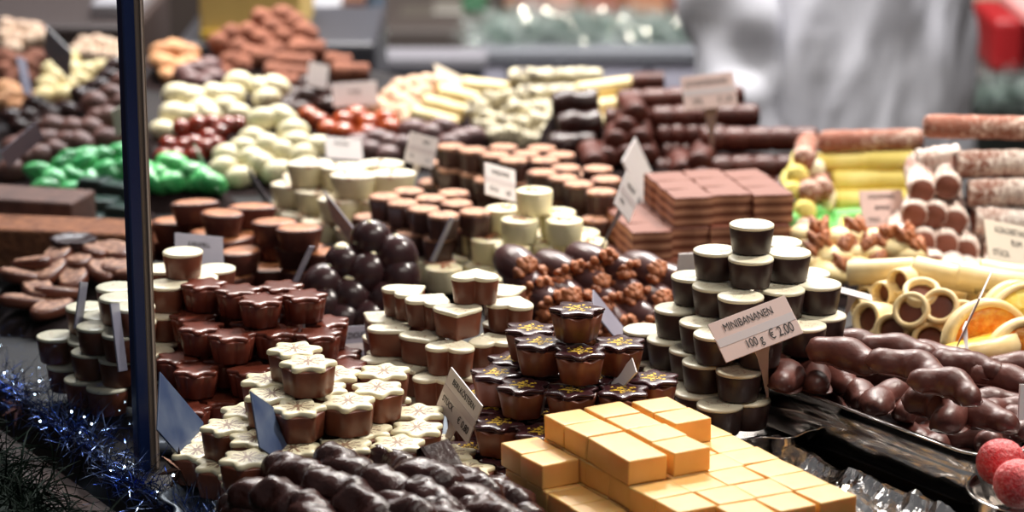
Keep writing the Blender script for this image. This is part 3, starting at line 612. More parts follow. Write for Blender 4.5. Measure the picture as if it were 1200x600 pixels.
# tray for nut rolls
q0 = W(575, 548, .018); q1 = W(655, 612, .018); tu = q0 - q1; tu.z = 0; tl = tu.length; tu.normalize(); tv = Vector((tu.y, -tu.x, 0)); tv = -tv if tv.x > 0 else tv
tw, tln = .165, .16
nt = obj('steel_serving_tray', mk('steel_serving_tray', *pan('p', tln, tw, .02, .016, steel), steel)); tc = q0 - tu * (tln / 2 - .004) + tv * (tw / 2); nt.location = (tc.x, tc.y, CZ + .003); nt.rotation_euler = (0, 0, math.atan2(tu.y, tu.x))
tag(nt, 'shallow steel tray under the dark nut rolls', 'tray')

# ------------------------------------------------------------------ cream rings, fruit, red jellies
def aim(key, px, py, z, d, pile, layer=0, k=1.0):
    d = Vector(d).normalized(); p = W(px, py, z); L = .034 if key == 'ring' else .05
    place(key, p - d * L * .5 * k, quat=d.to_track_quat('X', 'Z'), pile=pile, layer=layer, scale=k)
for q in ((1012, 374, .034, (-.75, -.62, .25)), (1043, 388, .034, (-.45, -.85, .30)), (1090, 398, .034, (-.20, -.90, .35)), (1066, 362, .052, (-.40, -.80, .50)), (1101, 357, .056, (-.30, -.80, .55)), (1127, 372, .048, (-.15, -.85, .45)), (1080, 336, .064, (-.1, -.45, .9))): aim('ring', q[0], q[1], q[2], q[3], 'ring', 0, .93)
for q in ((1030, 345, .045, (-.7, -.7, .1)), (1050, 330, .055, (-.6, -.7, .1)), (1120, 322, .060, (-.9, .2, .1)), (1150, 332, .055, (.9, -.5, -.1)), (1140, 350, .04, (.8, -.6, 0)), (1170, 350, .04, (.8, -.6, 0)), (1190, 345, .04, (.7, -.6, 0)), (1010, 350, .035, (-.8, -.6, .1)), (1060, 395, .018, (-.3, -.9, .1)), (1040, 318, .05, (-.9, -.3, .1)), (1075, 316, .055, (.9, -.2, .1)), (1100, 330, .05, (-.8, -.5, .1)), (1012, 338, .04, (-.8, -.5, .1)), (1150, 358, .035, (.2, -.9, .2)), (1000, 360, .03, (-.9, -.3, .1)), (1085, 372, .03, (-.3, -.9, .3)), (1145, 318, .055, (-.9, .1, .1)), (1130, 395, .02, (.2, -.9, .2)), (1035, 360, .03, (-.4, -.9, .1))): aim('cigar', q[0], q[1], q[2], q[3], 'cigar', 0)
RISERS.append(('ring', [(W(x, y, z), .012) for x, y, z in ((1012, 366, .03), (1043, 372, .03), (1090, 380, .03), (1067, 345, .044), (1100, 345, .044), (1125, 355, .044), (1050, 330, .055), (1080, 330, .05), (1130, 335, .05), (1160, 345, .035))]))
def slice_m(R_, th, a0=0, a1=PI):
    n = 20; o = [(R_ * math.cos(a0 + (a1 - a0) * i / n), R_ * math.sin(a0 + (a1 - a0) * i / n)) for i in range(n + 1)] + [(R_ * .25 * math.cos(a1), -R_ * .1), (R_ * .25 * math.cos(a0), -R_ * .1)]
    return loft([[(x * s, y * s, z) for x, y in o] for s, z in ((.93, 0), (1, th * .2), (1, th * .8), (.93, th))])
def rind(R_, th):
    n = 20; w = .17 * R_; rings = []
    for i in range(n + 1):
        a = PI * i / n; e1 = Vector((math.cos(a), math.sin(a), 0)); rings.append([e1 * (R_ + dx) + Vector((0, 0, th / 2 + dz)) for dx, dz in ((-w * .3, -th * .56), (w * .7, -th * .5), (w, 0), (w * .7, th * .5), (-w * .3, th * .56))])
    return loft(rings)
rindm = mat('cream_rind', c(250, 228, 180), c(246, 214, 150), rough=.35, bst=.2, var=.02)
for nm, key, m in (('candied_orange_slice', 'orange', orangej), ('candied_lemon_slice', 'lemon', lemonj)): T(key, nm, slice_m(.021, .011), m, [('rind', rind(.021, .011), rindm)])
def fruit(key, px, py, z, e, lab, k=1.0):
    it = place(key, W(px, py, z), e=tuple(math.radians(a) for a in e), scale=k); ITEMS.remove(it); tag(it['o'], lab, 'candied fruit', 'candied citrus slices')
fruit('orange', 1152, 404, .038, (78, 0, 12), 'upright candied orange slice with glossy orange flesh behind the slim card', 1.25)
fruit('lemon', 1186, 374, .040, (70, 0, 20), 'yellow candied lemon slice topmost of the citrus heap', 1.05)
fruit('lemon', 1140, 424, .034, (12, 8, -160), 'flat candied lemon slice with cream rind lying behind the mini bananas', 1.35)
fruit('orange', 1200, 425, .034, (75, 0, 10), 'candied orange slice with thick cream rind at the frame edge', 1.2)
fruit('lemon', 1205, 385, .04, (60, 0, 0), 'candied lemon slice half hidden under the topmost one', 1.2)
RISERS.append(('citrus', [(W(x, y, z), .012) for x, y, z in ((1152, 385, .03), (1180, 372, .04), (1140, 415, .026), (1195, 410, .03))]))
bw = loft([[(math.cos(2 * PI * i / 48) * r_, math.sin(2 * PI * i / 48) * r_, z) for i in range(48)] for r_, z in ((.028, 0), (.03, .001), (.040, .018), (.044, .030), (.0458, .0312), (.0450, .032), (.043, .0305), (.038, .018), (.028, .003))])
p = W(1205, 575, .034); bowl = obj('steel_bowl', mk('steel_bowl', *bw, steel), loc=(p.x + .012, p.y + .0, CZ + .003)); tag(bowl, 'small steel bowl holding sugared red sweets', 'bowl')
for x, y, z, lab in ((1172, 541, .046, 'large sugared red sweet topmost in the steel bowl'), (1193, 567, .044, 'sugared pinkish red sweet at the front of the steel bowl'), (1215, 545, .036, 'sugared red sweet at the back of the steel bowl')):
    it = place('redj', W(x, y, z), e=(random.uniform(0, 6), .3, .2), scale=.98); ITEMS.remove(it); tag(it['o'], lab, 'sweet', 'sugared red sweets')

# ------------------------------------------------------------------ foil covered board
fb = W(902, 516, .012); fe = W(1165, 623, .012); d = (fe - fb); d.z = 0; FL = d.length; d.normalize(); s = Vector((-d.y, d.x, 0)); s = -s if s.y > 0 and s.x > 0 else s
nx, ny = 62, 20; vs = []; WdF = .075
s = Vector((d.y, -d.x, 0)); 
for i in range(nx + 1):
    for j in range(ny + 1):
        p = fb + d * (FL * i / nx) + s * (WdF * (j / ny))
        q = Vector((i * FL / nx, j * WdF / ny, 0)); h = .007 * noise.noise(q * 24) + .007 * abs(noise.noise(q * 50 + Vector((3, 1, 0)))) + .003 * abs(noise.noise(q * 120)) + .008 * math.exp(-((j / ny - .06) / .07) ** 2)
        edge = min(1, j / 1.2, (ny - j) / 1.5, i / 1.5); p.z = CZ + .0035 + max(0, (.006 + h)) * max(0, edge); vs.append(p)
fs = [(i * (ny + 1) + j, i * (ny + 1) + j + 1, (i + 1) * (ny + 1) + j + 1, (i + 1) * (ny + 1) + j) for i in range(nx) for j in range(ny)]
fo_ = obj('crumpled_foil_sheet', mk('crumpled_foil_sheet', vs, fs, foil, smooth=False)); tag(fo_, 'crumpled silver foil lying between the fudge and the steel pan', 'foil')

# ------------------------------------------------------------------ scalloped silver trays under piles
def wavytray(pts, z, name, lab, amp=.0035, lobes=14, m=silverb, h=.012):
    cx, cy, rx, ry = pts; n = 160; rings = []
    for s_, zz, a in ((.80, 0, 0), (.84, .001, .2), (.95, h * .6, .7), (1.0, h, 1), (1.025, h + .0008, 1), (1.0, h + .0012, 1), (.94, h * .65, .7), (.82, .0022, .2)):
        rings.append([(math.cos(t) * rx * s_ * (1 + amp / .05 * a * math.sin(lobes * t) * .5), math.sin(t) * ry * s_ * (1 + amp / .05 * a * math.sin(lobes * t) * .5), zz) for t in (2 * PI * i / n for i in range(n))])
    o = obj(name, mk(name, *loft(rings), m), loc=(cx, cy, CZ + z)); return tag(o, lab, 'tray')
def bounds(k, pad): x0, x1, y0, y1 = PB[k]; return ((x0 + x1) / 2, (y0 + y1) / 2, (x1 - x0) / 2 + pad, (y1 - y0) / 2 + pad)
x0, x1, y0, y1 = PB['star']; wavytray(((x0 + x1) / 2, (y0 + y1) / 2, (x1 - x0) / 2 + .014, (y1 - y0) / 2 + .012), .002, 'scalloped_silver_tray', 'silver tray with wavy rim under the snowflake star pralines', h=.010)
x0, x1, y0, y1 = PB['round']; wavytray(((x0 + x1) / 2, (y0 + y1) / 2, (x1 - x0) / 2 + .016, (y1 - y0) / 2 + .014), .012, 'scalloped_silver_tray', 'silver tray with wavy rim under the round dark pralines', m=steel, h=.014)
tf = obj('fudge_tray', mk('fudge_tray', *bevbox(.0238 * 5 + .014, .0231 * 7 + .02, .0205, .003), silverb)); q = fo + fv * (.0238 * 1.5) + fu * (.0231 * .5); tf.location = (q.x, q.y, CZ + .004); tf.rotation_euler = (0, 0, math.radians(29)); tag(tf, 'silver board carrying the stack of caramel fudge', 'tray')
for k, lab in (('flower', 'clear-edged board under the flower-shaped milk pralines'), ('heart', 'board under the heart pralines'), ('gold', 'board under the gold flecked pralines')):
    x0, x1, y0, y1 = PB[k]; o = obj('display_board', mk('display_board', *bevbox(x1 - x0 + .03, y1 - y0 + .03, .008, .003), silverb), loc=((x0 + x1) / 2, (y0 + y1) / 2, CZ + .001)); tag(o, 'thin silver ' + lab.replace('clear-edged ', ''), 'board')

# ------------------------------------------------------------------ dark risers that carry the loose heaps
black = mat('black_display_paper', c(34, 24, 24), rough=.9, spec=.1, bst=.2, var=0)
HEAPWORD = {'dball': 'dark chocolate eggs', 'white_back': 'white chocolate eggs behind the red glazed cherries', 'white_front': 'white chocolate eggs in front of the amber sweets', 'cherry': 'red-brown glazed cherries', 'amber': 'amber glazed chocolates',
    'violet': 'violet-brown chocolates', 'darkeggs': 'glossy dark oval chocolates', 'truffleballs': 'cocoa dusted truffles', 'violet2': 'violet-brown chocolates near the post', 'tan': 'tan biscuit sweets beside the post', 'nutmix': 'nut dusted truffles',
    'farwhite': 'ivory eggs behind the glass', 'fardark': 'glossy dark ovals behind the glass', 'farbrown': 'cocoa brown truffles behind the glass', 'fartan': 'tan sweets behind the glass', 'farnuts': 'nut dusted truffles behind the glass', 'farcocoa': 'cocoa dusted truffles behind the glass',
    'green': 'green wrapped sweets', 'walroll': 'walnut-ended chocolate rolls', 'walegg': 'walnut-topped white pralines', 'crunch': 'speckled crunch clusters', 'coconut': 'coconut logs', 'marzipan': 'marzipan logs', 'bars': 'ribbed chocolate bars', 'logs': 'speckled and dark logs',
    'cream': 'cream logs', 'cocoasticks': 'cocoa dusted sticks', 'ring': 'cream ring pralines', 'citrus': 'candied citrus slices'}
def riser(pile, its):
    g = .006; pad = .016
    x0 = min(p.x for p, r in its) - pad; x1 = max(p.x for p, r in its) + pad; y0 = min(p.y for p, r in its) - pad; y1 = max(p.y for p, r in its) + pad
    nx, ny = int((x1 - x0) / g) + 2, int((y1 - y0) / g) + 2; Z = {}
    for i in range(nx):
        for j in range(ny):
            x, y = x0 + i * g, y0 + j * g; c_ = [p.z - r * .85 for p, r in its if (p.x - x) ** 2 + (p.y - y) ** 2 < .022 ** 2]
            if c_: Z[i, j] = max(CZ + .003, min(c_))
    for _ in range(3): Z = {(i, j): min(v, sum(Z.get((i + a, j + b), CZ + .003) for a, b in ((1, 0), (-1, 0), (0, 1), (0, -1), (0, 0))) / 5) for (i, j), v in Z.items()}
    idx, vs, fs = {}, [], []
    def vid(i, j):
        if (i, j) not in idx: idx[i, j] = len(vs); vs.append((x0 + i * g, y0 + j * g, Z.get((i, j), CZ + .0006)))
        return idx[i, j]
    for i in range(-1, nx):
        for j in range(-1, ny):
            q = [(i, j), (i + 1, j), (i + 1, j + 1), (i, j + 1)]
            if any(k in Z for k in q): fs.append(tuple(vid(*k) for k in q))
    o = obj('display_riser', mk('display_riser', vs, fs, black)); tag(o, 'dark display riser under the ' + HEAPWORD[pile], 'riser')
seen_p = {}
for pile, its in RISERS: seen_p.setdefault(pile, []).extend(its)
for pile, its in seen_p.items(): riser(pile, its)

# ------------------------------------------------------------------ counter, floor, walls
gb = WY(168, 551, 1.447); gb.z = CZ; gd = Vector((-.235, .37, 0)).normalized(); gn = Vector((-gd.y, gd.x, 0))   # glass line, outward normal
if gn.x > 0: gn = -gn
A = gb + gn * .012 - gd * .9; B = gb + gn * .012 + gd * 1.70
poly = [(A.x, A.y), (1.3, A.y), (1.3, 2.06), (.52, 2.14), (.33, 2.36), (.12, 2.50), (-.02, 2.66), (-.20, 2.84), (-.45, 2.885), (B.x, 2.885)]
def prism(poly, z0, z1): n = len(poly); return [(x, y, z0) for x, y in poly] + [(x, y, z1) for x, y in poly], [tuple(range(n))[::-1], tuple(range(n, 2 * n))] + [(i, (i + 1) % n, n + (i + 1) % n, n + i) for i in range(n)]
vs, fs = join([prism(poly, CZ - .04, CZ), prism([(x * .95 + .03, y * .95 + .08) for x, y in poly], .0, CZ - .04)])
tag(obj('sales_counter', mk('sales_counter', vs, fs, clothm, smooth=False)), 'black topped sales counter carrying all the chocolate piles', 'counter')
def struct(name, g, m): o = obj(name, mk(name, g[0], g[1], m, smooth=False)); o['kind'] = 'structure'; return o
struct('floor', prism([(-3.5, -1), (3.5, -1), (3.5, 6), (-3.5, 6)], -.05, 0), mat('grey_floor', c(90, 84, 80), c(70, 66, 62), ns=3, var=0))
struct('wall_back', prism([(-3.5, 5.9), (3.5, 5.9), (3.5, 6), (-3.5, 6)], 0, 3), mat('dark_stall_wall', c(74, 58, 50), c(50, 42, 38), ns=2.5, rough=.8, var=0))
struct('wall_left', prism([(-3.6, -1), (-3.5, -1), (-3.5, 6), (-3.6, 6)], 0, 3), MATS['dark_stall_wall'])
struct('wall_right', prism([(3.5, -1), (3.6, -1), (3.6, 6), (3.5, 6)], 0, 3), MATS['dark_stall_wall'])

scr = bpy.data.objects.new('glass_screen', None); COL.objects.link(scr); tag(scr, 'clear glass screen with a slim dark blue upright post', 'glass screen')
def along(t, out=0, z=0): p = gb + gd * t + gn * out; p.z = CZ + z; return p
def bar(a, b, w, h, m, name, parent=None):
    d = (b - a).normalized(); s = d.cross(Vector((0, 0, 1))) if abs(d.z) < .9 else gd.copy(); s.normalize(); u = s.cross(d)
    r = lambda p, k: [p + s * x * w / 2 * k + u * y * h / 2 * k for x, y in ((-1, -.8), (-.8, -1), (.8, -1), (1, -.8), (1, .8), (.8, 1), (-.8, 1), (-1, .8))]
    v, f = loft([r(a, .9), r(a + d * .0008, 1), r(b - d * .0008, 1), r(b, .9)]); return obj(name, mk(name, v, f, m, smooth=False), parent)
post = bar(along(0, 0, 0), along(0, 0, .62), .0085, .0085, postblue, 'post', scr); post['label'] = 'dark blue upright post'
q0, q1 = along(0, 0, 0) + Vector((.0064, .001, 0)), along(0, 0, .62) + Vector((.0064, .001, 0))
bar(q0, q1, .0042, .006, alu, 'grey_edge_strip', post); bar(q0 + Vector((.0022, -.0025, .001)), q1 + Vector((.0022, -.0025, 0)), .0012, .0012, mat('pale_rubber', c(176, 160, 150), bst=0, var=0), 'edge_seal', post)
def slab3(a, b, z0, z1, th):
    n = Vector((-(b - a).y, (b - a).x, 0)).normalized() * th / 2; p = [a - n, b - n, b + n, a + n]
    return prism([(v.x, v.y) for v in p], z0, z1)
g = slab3(along(.006), along(1.6), CZ + .002, CZ + .6, .004)
obj('pane', mk('pane', *g, glassm, smooth=False), scr)
lr = slab3(along(-.55, .038), along(1.2, .036), CZ - .030, CZ - .020, .030)
tag(obj('wooden_ledge', mk('wooden_ledge', *lr, woodm, smooth=False)), 'narrow brown wooden ledge running outside the glass below the blue tinsel', 'ledge')
# ------------------------------------------------------------------ tinsel and pine
def strands(path, n, L, w, spread, seed, droop=0, curl=.3):
    random.seed(seed); vs, fs = [], []
    for _ in range(n):
        k = random.random() * (len(path) - 1); i = int(k); p = path[i].lerp(path[i + 1], k - i); 
        d = Vector((random.gauss(0, 1), random.gauss(0, 1), random.gauss(0, 1) + .15)).normalized(); l = L * random.uniform(.55, 1.2)
        a = d.orthogonal().normalized(); a = Matrix.Rotation(random.uniform(0, 6.3), 3, d) @ a; cv = a.cross(d) * curl; q = p + Vector((random.gauss(0, spread), random.gauss(0, spread), abs(random.gauss(0, spread * .5)))); prev = None
        for s in range(4):
            t = s / 3; c0 = q + d * l * t + cv * l * t * t + Vector((0, 0, -droop * t * t * l)); a2 = Matrix.Rotation(t * 2.5, 3, d) @ a; ww = w * (1 - .6 * t)
            vs += [c0 - a2 * ww, c0 + a2 * ww]; b = len(vs)
            if prev is not None: fs.append((prev - 2, prev - 1, b - 1, b - 2))
            prev = b
    return vs, fs
def garland(name, path, n, L, w, spread, m, seed, lab, cat='tinsel', glints=0, bm=None, br=.0012, droop=0, wire=.0012, curl=.3, bs=None):
    v, f = strands(path, n, L, w, spread, seed, droop, curl); o = obj(name, mk(name, v, f, m, smooth=False)); tag(o, lab, cat)
    tv, tf_ = tube(path, wire, 6); obj('wire_core', mk('wire_core', tv, tf_, m), o)
    if glints:
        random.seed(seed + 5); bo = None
        for _ in range(glints):
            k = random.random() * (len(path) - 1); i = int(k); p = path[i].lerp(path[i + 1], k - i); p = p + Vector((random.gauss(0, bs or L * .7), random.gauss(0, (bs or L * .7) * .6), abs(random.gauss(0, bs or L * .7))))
            if bo is None: bo = obj('added_glint', mk('added_glint', *ball(br, br, br, 10, 8), bm), o, p)  # added glowing bead in place of a reflection off the tinsel
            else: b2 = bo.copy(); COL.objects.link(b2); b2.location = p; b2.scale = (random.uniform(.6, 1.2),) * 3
    return o
pth = [along(-.45 + .07 * i, .018 + .006 * math.sin(i * 1.3), .006 + .004 * math.sin(i * 2.1)) for i in range(26)]
garland('blue_tinsel_garland', pth, 4200, .020, .00042, .0065, tinblue, 3, 'blue and silver tinsel garland lying along the foot of the glass', glints=70, bm=glintb, br=.0006, bs=.013)
pth2 = [W(20, 612, -.05), W(60, 596, -.045), W(85, 582, -.045), W(110, 606, -.05), W(140, 640, -.06)]
garland('blue_tinsel_tuft', pth2, 700, .022, .0004, .005, tinblue, 8, 'small tuft of blue tinsel in front of the green pine garland', glints=8, bm=glintb, br=.0006, bs=.01)
pp = [along(-.5 + .1 * i, .104 + .008 * math.sin(i * 1.9), -.006) for i in range(20)]
garland('pine_garland', pp, 26000, .040, .0008, .016, pine, 5, 'dark green artificial pine garland hanging outside the counter edge', cat='garland', droop=.3, wire=.018, curl=.12)
def star_geo(R_, r_, n, th):
    o = [((R_ if k % 2 == 0 else r_) * math.cos(PI * k / n), (R_ if k % 2 == 0 else r_) * math.sin(PI * k / n)) for k in range(2 * n)]
    vs = [(x, y, 0) for x, y in o] + [(0, 0, th), (0, 0, -th)]; m_ = 2 * n
    return vs, [(i, (i + 1) % m_, m_) for i in range(m_)] + [((i + 1) % m_, i, m_ + 1) for i in range(m_)]
for (x, y, z, e, lab, col) in ((210, 550, .022, (75, 15, 10), 'small dark metal star ornament beside the foot of the blue post', (96, 72, 62)), (22, 478, -.005, (70, 10, 30), 'pinkish metal star ornament lying over the pine garland', (190, 140, 132))):
    o = obj('star_ornament', mk('star_ornament', *star_geo(.013, .0045, 7, .0016), flat('star_metal_%d' % x, col, .25, .8), smooth=False), loc=W(x, y, z)); o.rotation_euler = tuple(math.radians(a) for a in e); tag(o, lab, 'ornament')
# ------------------------------------------------------------------ price cards
CND = .66
def card(lab, TL, TR, BL, Y, A_=1.85, side=1, m=tagm, lines=(), stake=None, lean=0, panel=None):
    a, b = Vector((TR[0] - TL[0], TL[1] - TR[1])), Vector((TL[0] - BL[0], BL[1] - TL[1])); k = F / (WY(TL[0], TL[1], Y) - CAM).dot(FW)
    C_ = a.dot(b); Bq = a.length_squared - A_ ** 2 * b.length_squared; s_ = (-Bq + math.sqrt(Bq * Bq + 4 * A_ ** 2 * C_ ** 2)) / 2
    if s_ > 1: p = math.sqrt(s_) * side; q = -C_ / p
    else: p = 0; q = math.sqrt(max(0, Bq / A_ ** 2))
    q = max(-1.2 * b.length, min(1.2 * b.length, q)); p = max(-90, min(90, p))
    tl = WY(TL[0], TL[1], Y); e1 = (RT * a.x + UP * a.y + FW * p) / k; e2 = (RT * b.x + UP * b.y + FW * q) / k
    w, h = e1.length, e2.length; X = e1.normalized(); Yv = (e2 - X * e2.dot(X)).normalized(); N = X.cross(Yv)
    flip = N.y > 0
    M = Matrix(((X.x, Yv.x, N.x, 0), (X.y, Yv.y, N.y, 0), (X.z, Yv.z, N.z, 0), (0, 0, 0, 1))); cen = tl + X * w / 2 - Yv * h / 2; M.translation = cen
    th = .0010; r_ = min(w, h) * .06
    v, f = bevbox(w, h, th, .0002); 
    o = obj('price_card', mk('price_card', v, f, m, smooth=False)); o.matrix_world = M; tag(o, lab, 'price card', None)
    bars_ = panel if panel is not None else (.5, .18)
    if lines and bars_:
        g_ = bevbox(w * .98, h * bars_[1], .0002, .00005, 0, h * (bars_[0] - .5), th); obj('label_strip', mk('label_strip', *g_, tagstrip, smooth=False), o)
    for (txt, u, v_, sz, al) in lines:
        cu = bpy.data.curves.new('lettering', 'FONT'); cu.body = txt; cu.size = sz * h; cu.align_x = al; cu.align_y = 'CENTER'; cu.materials.append(ink); cu.extrude = .00005
        t = bpy.data.objects.new('tmp', cu); COL.objects.link(t); bpy.context.view_layer.update(); me_ = bpy.data.meshes.new_from_object(t.evaluated_get(bpy.context.evaluated_depsgraph_get())); bpy.data.objects.remove(t); me_.name = 'lettering'; t = obj('lettering', me_, o); t.location = ((u - .5) * w, (v_ - .5) * h, th + .0003); t.scale = (CND, 1, 1)
    if stake:
        s0 = cen - Yv * h * .35; s1 = WY(stake[0], stake[1], Y + .004); d = s1 - s0; L = d.length; d.normalize(); sd = X; n_ = N
        ww = stake[2] if len(stake) > 2 else .0045
        inv = M.inverted(); P = lambda p, w_, hh: [inv @ (p + sd * x * w_ + n_ * y * hh) for x, y in ((-1, -1), (1, -1), (1, 1), (-1, 1))]
        v, f = loft([P(s0 - N * .0006, ww, .0005), P(s0 + d * L * .35 - N * .0006, ww * .6, .0005), P(s1, ww * .3, .0004), P(s1 + d * .018, ww * .1, .0003)]); obj('stake', mk('stake', v, f, m, smooth=False), o)
    return o
tagstrip = mat('faint_grey_strip', c(206, 196, 198), rough=.5, bst=0, var=0)
tagpink = mat('rosy_white_card', c(222, 196, 190), c(212, 186, 180), rough=.45, ns=14, bst=.03, var=0)
card('tilted price card reading MINIBANANEN 100 g €2,00', (829, 381), (921, 347), (849, 425), 1.44, 1.9, m=tagpink, panel=(.47, .2), lines=(('MINIBANANEN', .47, .77, .27, 'CENTER'), ('100 g', .42, .22, .30, 'CENTER'), ('€ 2,00', .77, .23, .34, 'CENTER')), stake=(897, 442, .006))
card('price card reading BERLKÖSTERN STÜCK € 0,80 beside the star pralines', (530, 430), (567, 473), (512, 476), 1.415, 1.25, side=-1, lines=(('BERLKÖSTERN', .52, .80, .20, 'CENTER'), ('STÜCK', .25, .30, .20, 'CENTER'), ('€ 0,80', .76, .24, .24, 'CENTER')), stake=(519, 527, .005))
card('blue-grey card back standing between star pralines and nut rolls', (292, 459), (333, 497), (307, 522), 1.34, 1.2, side=1, m=tagblue, stake=(328, 572, .005))
card('dark blue-grey card seen from behind close beside the blue post', (186, 436), (228, 500), (191, 500), 1.41, 1.2, side=1, m=tagblue)
card('grey card between the flower pralines and the heart pralines', (388, 384), (439, 381), (389, 434), 1.62, 1.3, m=tagg, lines=(('HERZNOUGAT', .5, .78, .2, 'CENTER'), ('0,80', .72, .22, .32, 'CENTER')))
card('long thin clear card seen edge-on between gold pralines and walnut rolls', (694, 340), (773, 437), (700, 372), 1.60, 1.6, side=1, m=tagg, panel=0)
card('slim card leaning over the caramel fudge, seen edge-on', (713, 452), (741, 419), (717, 468), 1.41, 1.8, side=-1, stake=(692, 482, .004))
card('small white card in front of the dark cups beside the white cups', (567, 190), (603, 199), (568, 228), 1.90, 1.2, lines=(('HASELNUSS', .5, .76, .2, 'CENTER'), ('STÜCK', .28, .22, .18, 'CENTER'), ('0,80', .74, .2, .18, 'CENTER')))
card('bright white card on a stake behind the oval white pralines', (480, 154), (513, 162), (473, 189), 2.02, 1.1, lines=(('NUSS', .6, .78, .16, 'CENTER'), ('100', .2, .25, .14, 'CENTER'), ('2,0', .75, .22, .14, 'CENTER')), stake=(484, 212, .004))
card('white card tilted on its corner in front of the ribbed bars', (744, 161), (769, 210), (727, 190), 2.05, 1.4, side=1, panel=0)
card('white card tilted on its corner beside the nougat stack', (733, 200), (752, 222), (718, 239), 1.80, 1.0, side=1, lines=(('NOUGAT', .5, .75, .17, 'CENTER'), ('STÜCK', .3, .25, .14, 'CENTER')), stake=(714, 272, .004))
card('pinkish white card on a wide stake standing over the ribbed bars', (797, 91), (859, 84), (802, 131), 2.20, 1.5, lines=(('SCHOKOBANANE', .47, .76, .22, 'CENTER'), ('STK.', .28, .22, .24, 'CENTER'), ('€ 1,50', .78, .22, .24, 'CENTER')), stake=(834, 160, .008), m=tagpink)
card('card reading KOKOSSTANGE BANANE in front of the yellow logs', (1006, 224), (1059, 222), (1010, 267), 1.92, 1.3, lines=(('KOKOSSTANGE', .5, .82, .17, 'CENTER'), ('BANANE', .5, .52, .18, 'CENTER'), ('STÜCK', .28, .2, .17, 'CENTER'), ('€ 1,50', .76, .2, .17, 'CENTER')), stake=(1040, 294, .006), m=tagpink, panel=0)
card('card reading KOKOSSTANGE RUM STÜCK in front of the coconut logs', (1152, 257), (1222, 269), (1154, 304), 1.80, 1.5, lines=(('KOKOSSTANGE', .52, .78, .22, 'CENTER'), ('RUM', .55, .5, .22, 'CENTER'), ('STÜCK', .24, .2, .22, 'CENTER'), ('€ 1,50', .8, .2, .22, 'CENTER')), m=mat('warm_white_card', c(228, 214, 196), rough=.5, bst=0, var=0), panel=0, stake=(1184, 345, .006))
card('tall slim white card between the cream rings and the candied orange', (1147, 350), (1168, 318), (1131, 408), 1.50, .62, side=1, panel=0, stake=(1136, 440, .004))
card('small white card lying flat behind the round dark pralines', (976, 335), (1022, 347), (977, 342), 1.62, 3.2, panel=0, stake=(990, 372, .003))
card('white card half hidden between nougat and round dark pralines', (795, 297), (830, 295), (792, 324), 1.66, 1.4, lines=(('ALM', .7, .72, .3, 'CENTER'),), panel=0, stake=(806, 352, .004))
card('grey tinted card back between nougat stack and green marzipan', (893, 240), (914, 211), (914, 262), 1.90, 1.0, side=1, m=tagg, panel=0)
card('grey clear card behind the topmost round milk praline', (204, 273), (258, 278), (207, 313), 1.70, 1.4, m=tagg, lines=(('KARAMELL', .5, .7, .2, 'CENTER'),), panel=0)
card('thin card seen edge-on beside the caramel filled pralines', (362, 288), (366, 288), (342, 330), 1.66, .5, m=tagg, panel=0)
card('thin card seen edge-on beside the white cups', (527, 254), (531, 255), (503, 306), 1.76, .5, m=tagg, panel=0)
card('dark clear card leaning in front of the oval white pralines', (381, 224), (420, 270), (388, 256), 1.86, 1.6, side=-1, m=tagg, panel=0)
card('dark card leaning between white eggs and oval white pralines', (290, 194), (326, 246), (295, 216), 2.05, 1.6, side=-1, m=mat('smoky_card', c(84, 76, 84), rough=.4, bst=0), panel=0)
card('green tinted card leaning over the green wrapped sweets', (228, 168), (262, 224), (236, 202), 2.16, 1.6, side=-1, m=taggreen, panel=0)
card('pale card lying behind the amber glazed chocolates', (388, 98), (440, 94), (391, 126), 2.42, 1.9, lines=(('MANDEL', .5, .6, .2, 'CENTER'),), panel=0)
card('small white card in front of the cocoa dusted truffles', (362, 72), (384, 76), (359, 100), 2.50, 1.0, side=1, panel=0)
card('greyish white card between amber chocolates and oval white pralines', (380, 160), (422, 163), (383, 186), 2.14, 1.6, lines=(('PRALINEN', .45, .72, .2, 'CENTER'),), panel=0)
card('beige card behind the cream logs', (508, 75), (543, 90), (517, 104), 2.56, 1.3, m=mat('beige_card', c(206, 190, 168), rough=.6, bst=0), panel=0)
card('pale green-white card just behind the blue post', (130, 130), (158, 112), (133, 160), 2.10, 1.2, m=mat('pale_greenish_card', c(206, 208, 190), rough=.6, bst=0), panel=0)
card('white card standing on its corner above the ivory eggs', (54, 30), (88, 62), (46, 60), 2.45, 1.1, side=-1, panel=0)
card('slim grey card beside the ivory eggs behind the glass', (18, 66), (25, 68), (28, 110), 2.35, .5, m=tagg, panel=0)
card('grey card leaning at the end of the cocoa brown truffles', (0, 178), (38, 142), (4, 196), 1.95, 1.8, m=tagg, panel=0)
card('thin clear card seen edge-on behind the glass, near the tinsel', (93, 330), (97, 331), (86, 385), 1.56, .5, m=tagg, panel=0)
card('thin clear card seen edge-on close to the post behind the glass', (128, 356), (132, 356), (138, 436), 1.50, .5, m=tagg, panel=0)

card('white card edge at the border of the mini banana pan', (1194, 450), (1222, 452), (1192, 492), 1.40, 1.0, panel=0)
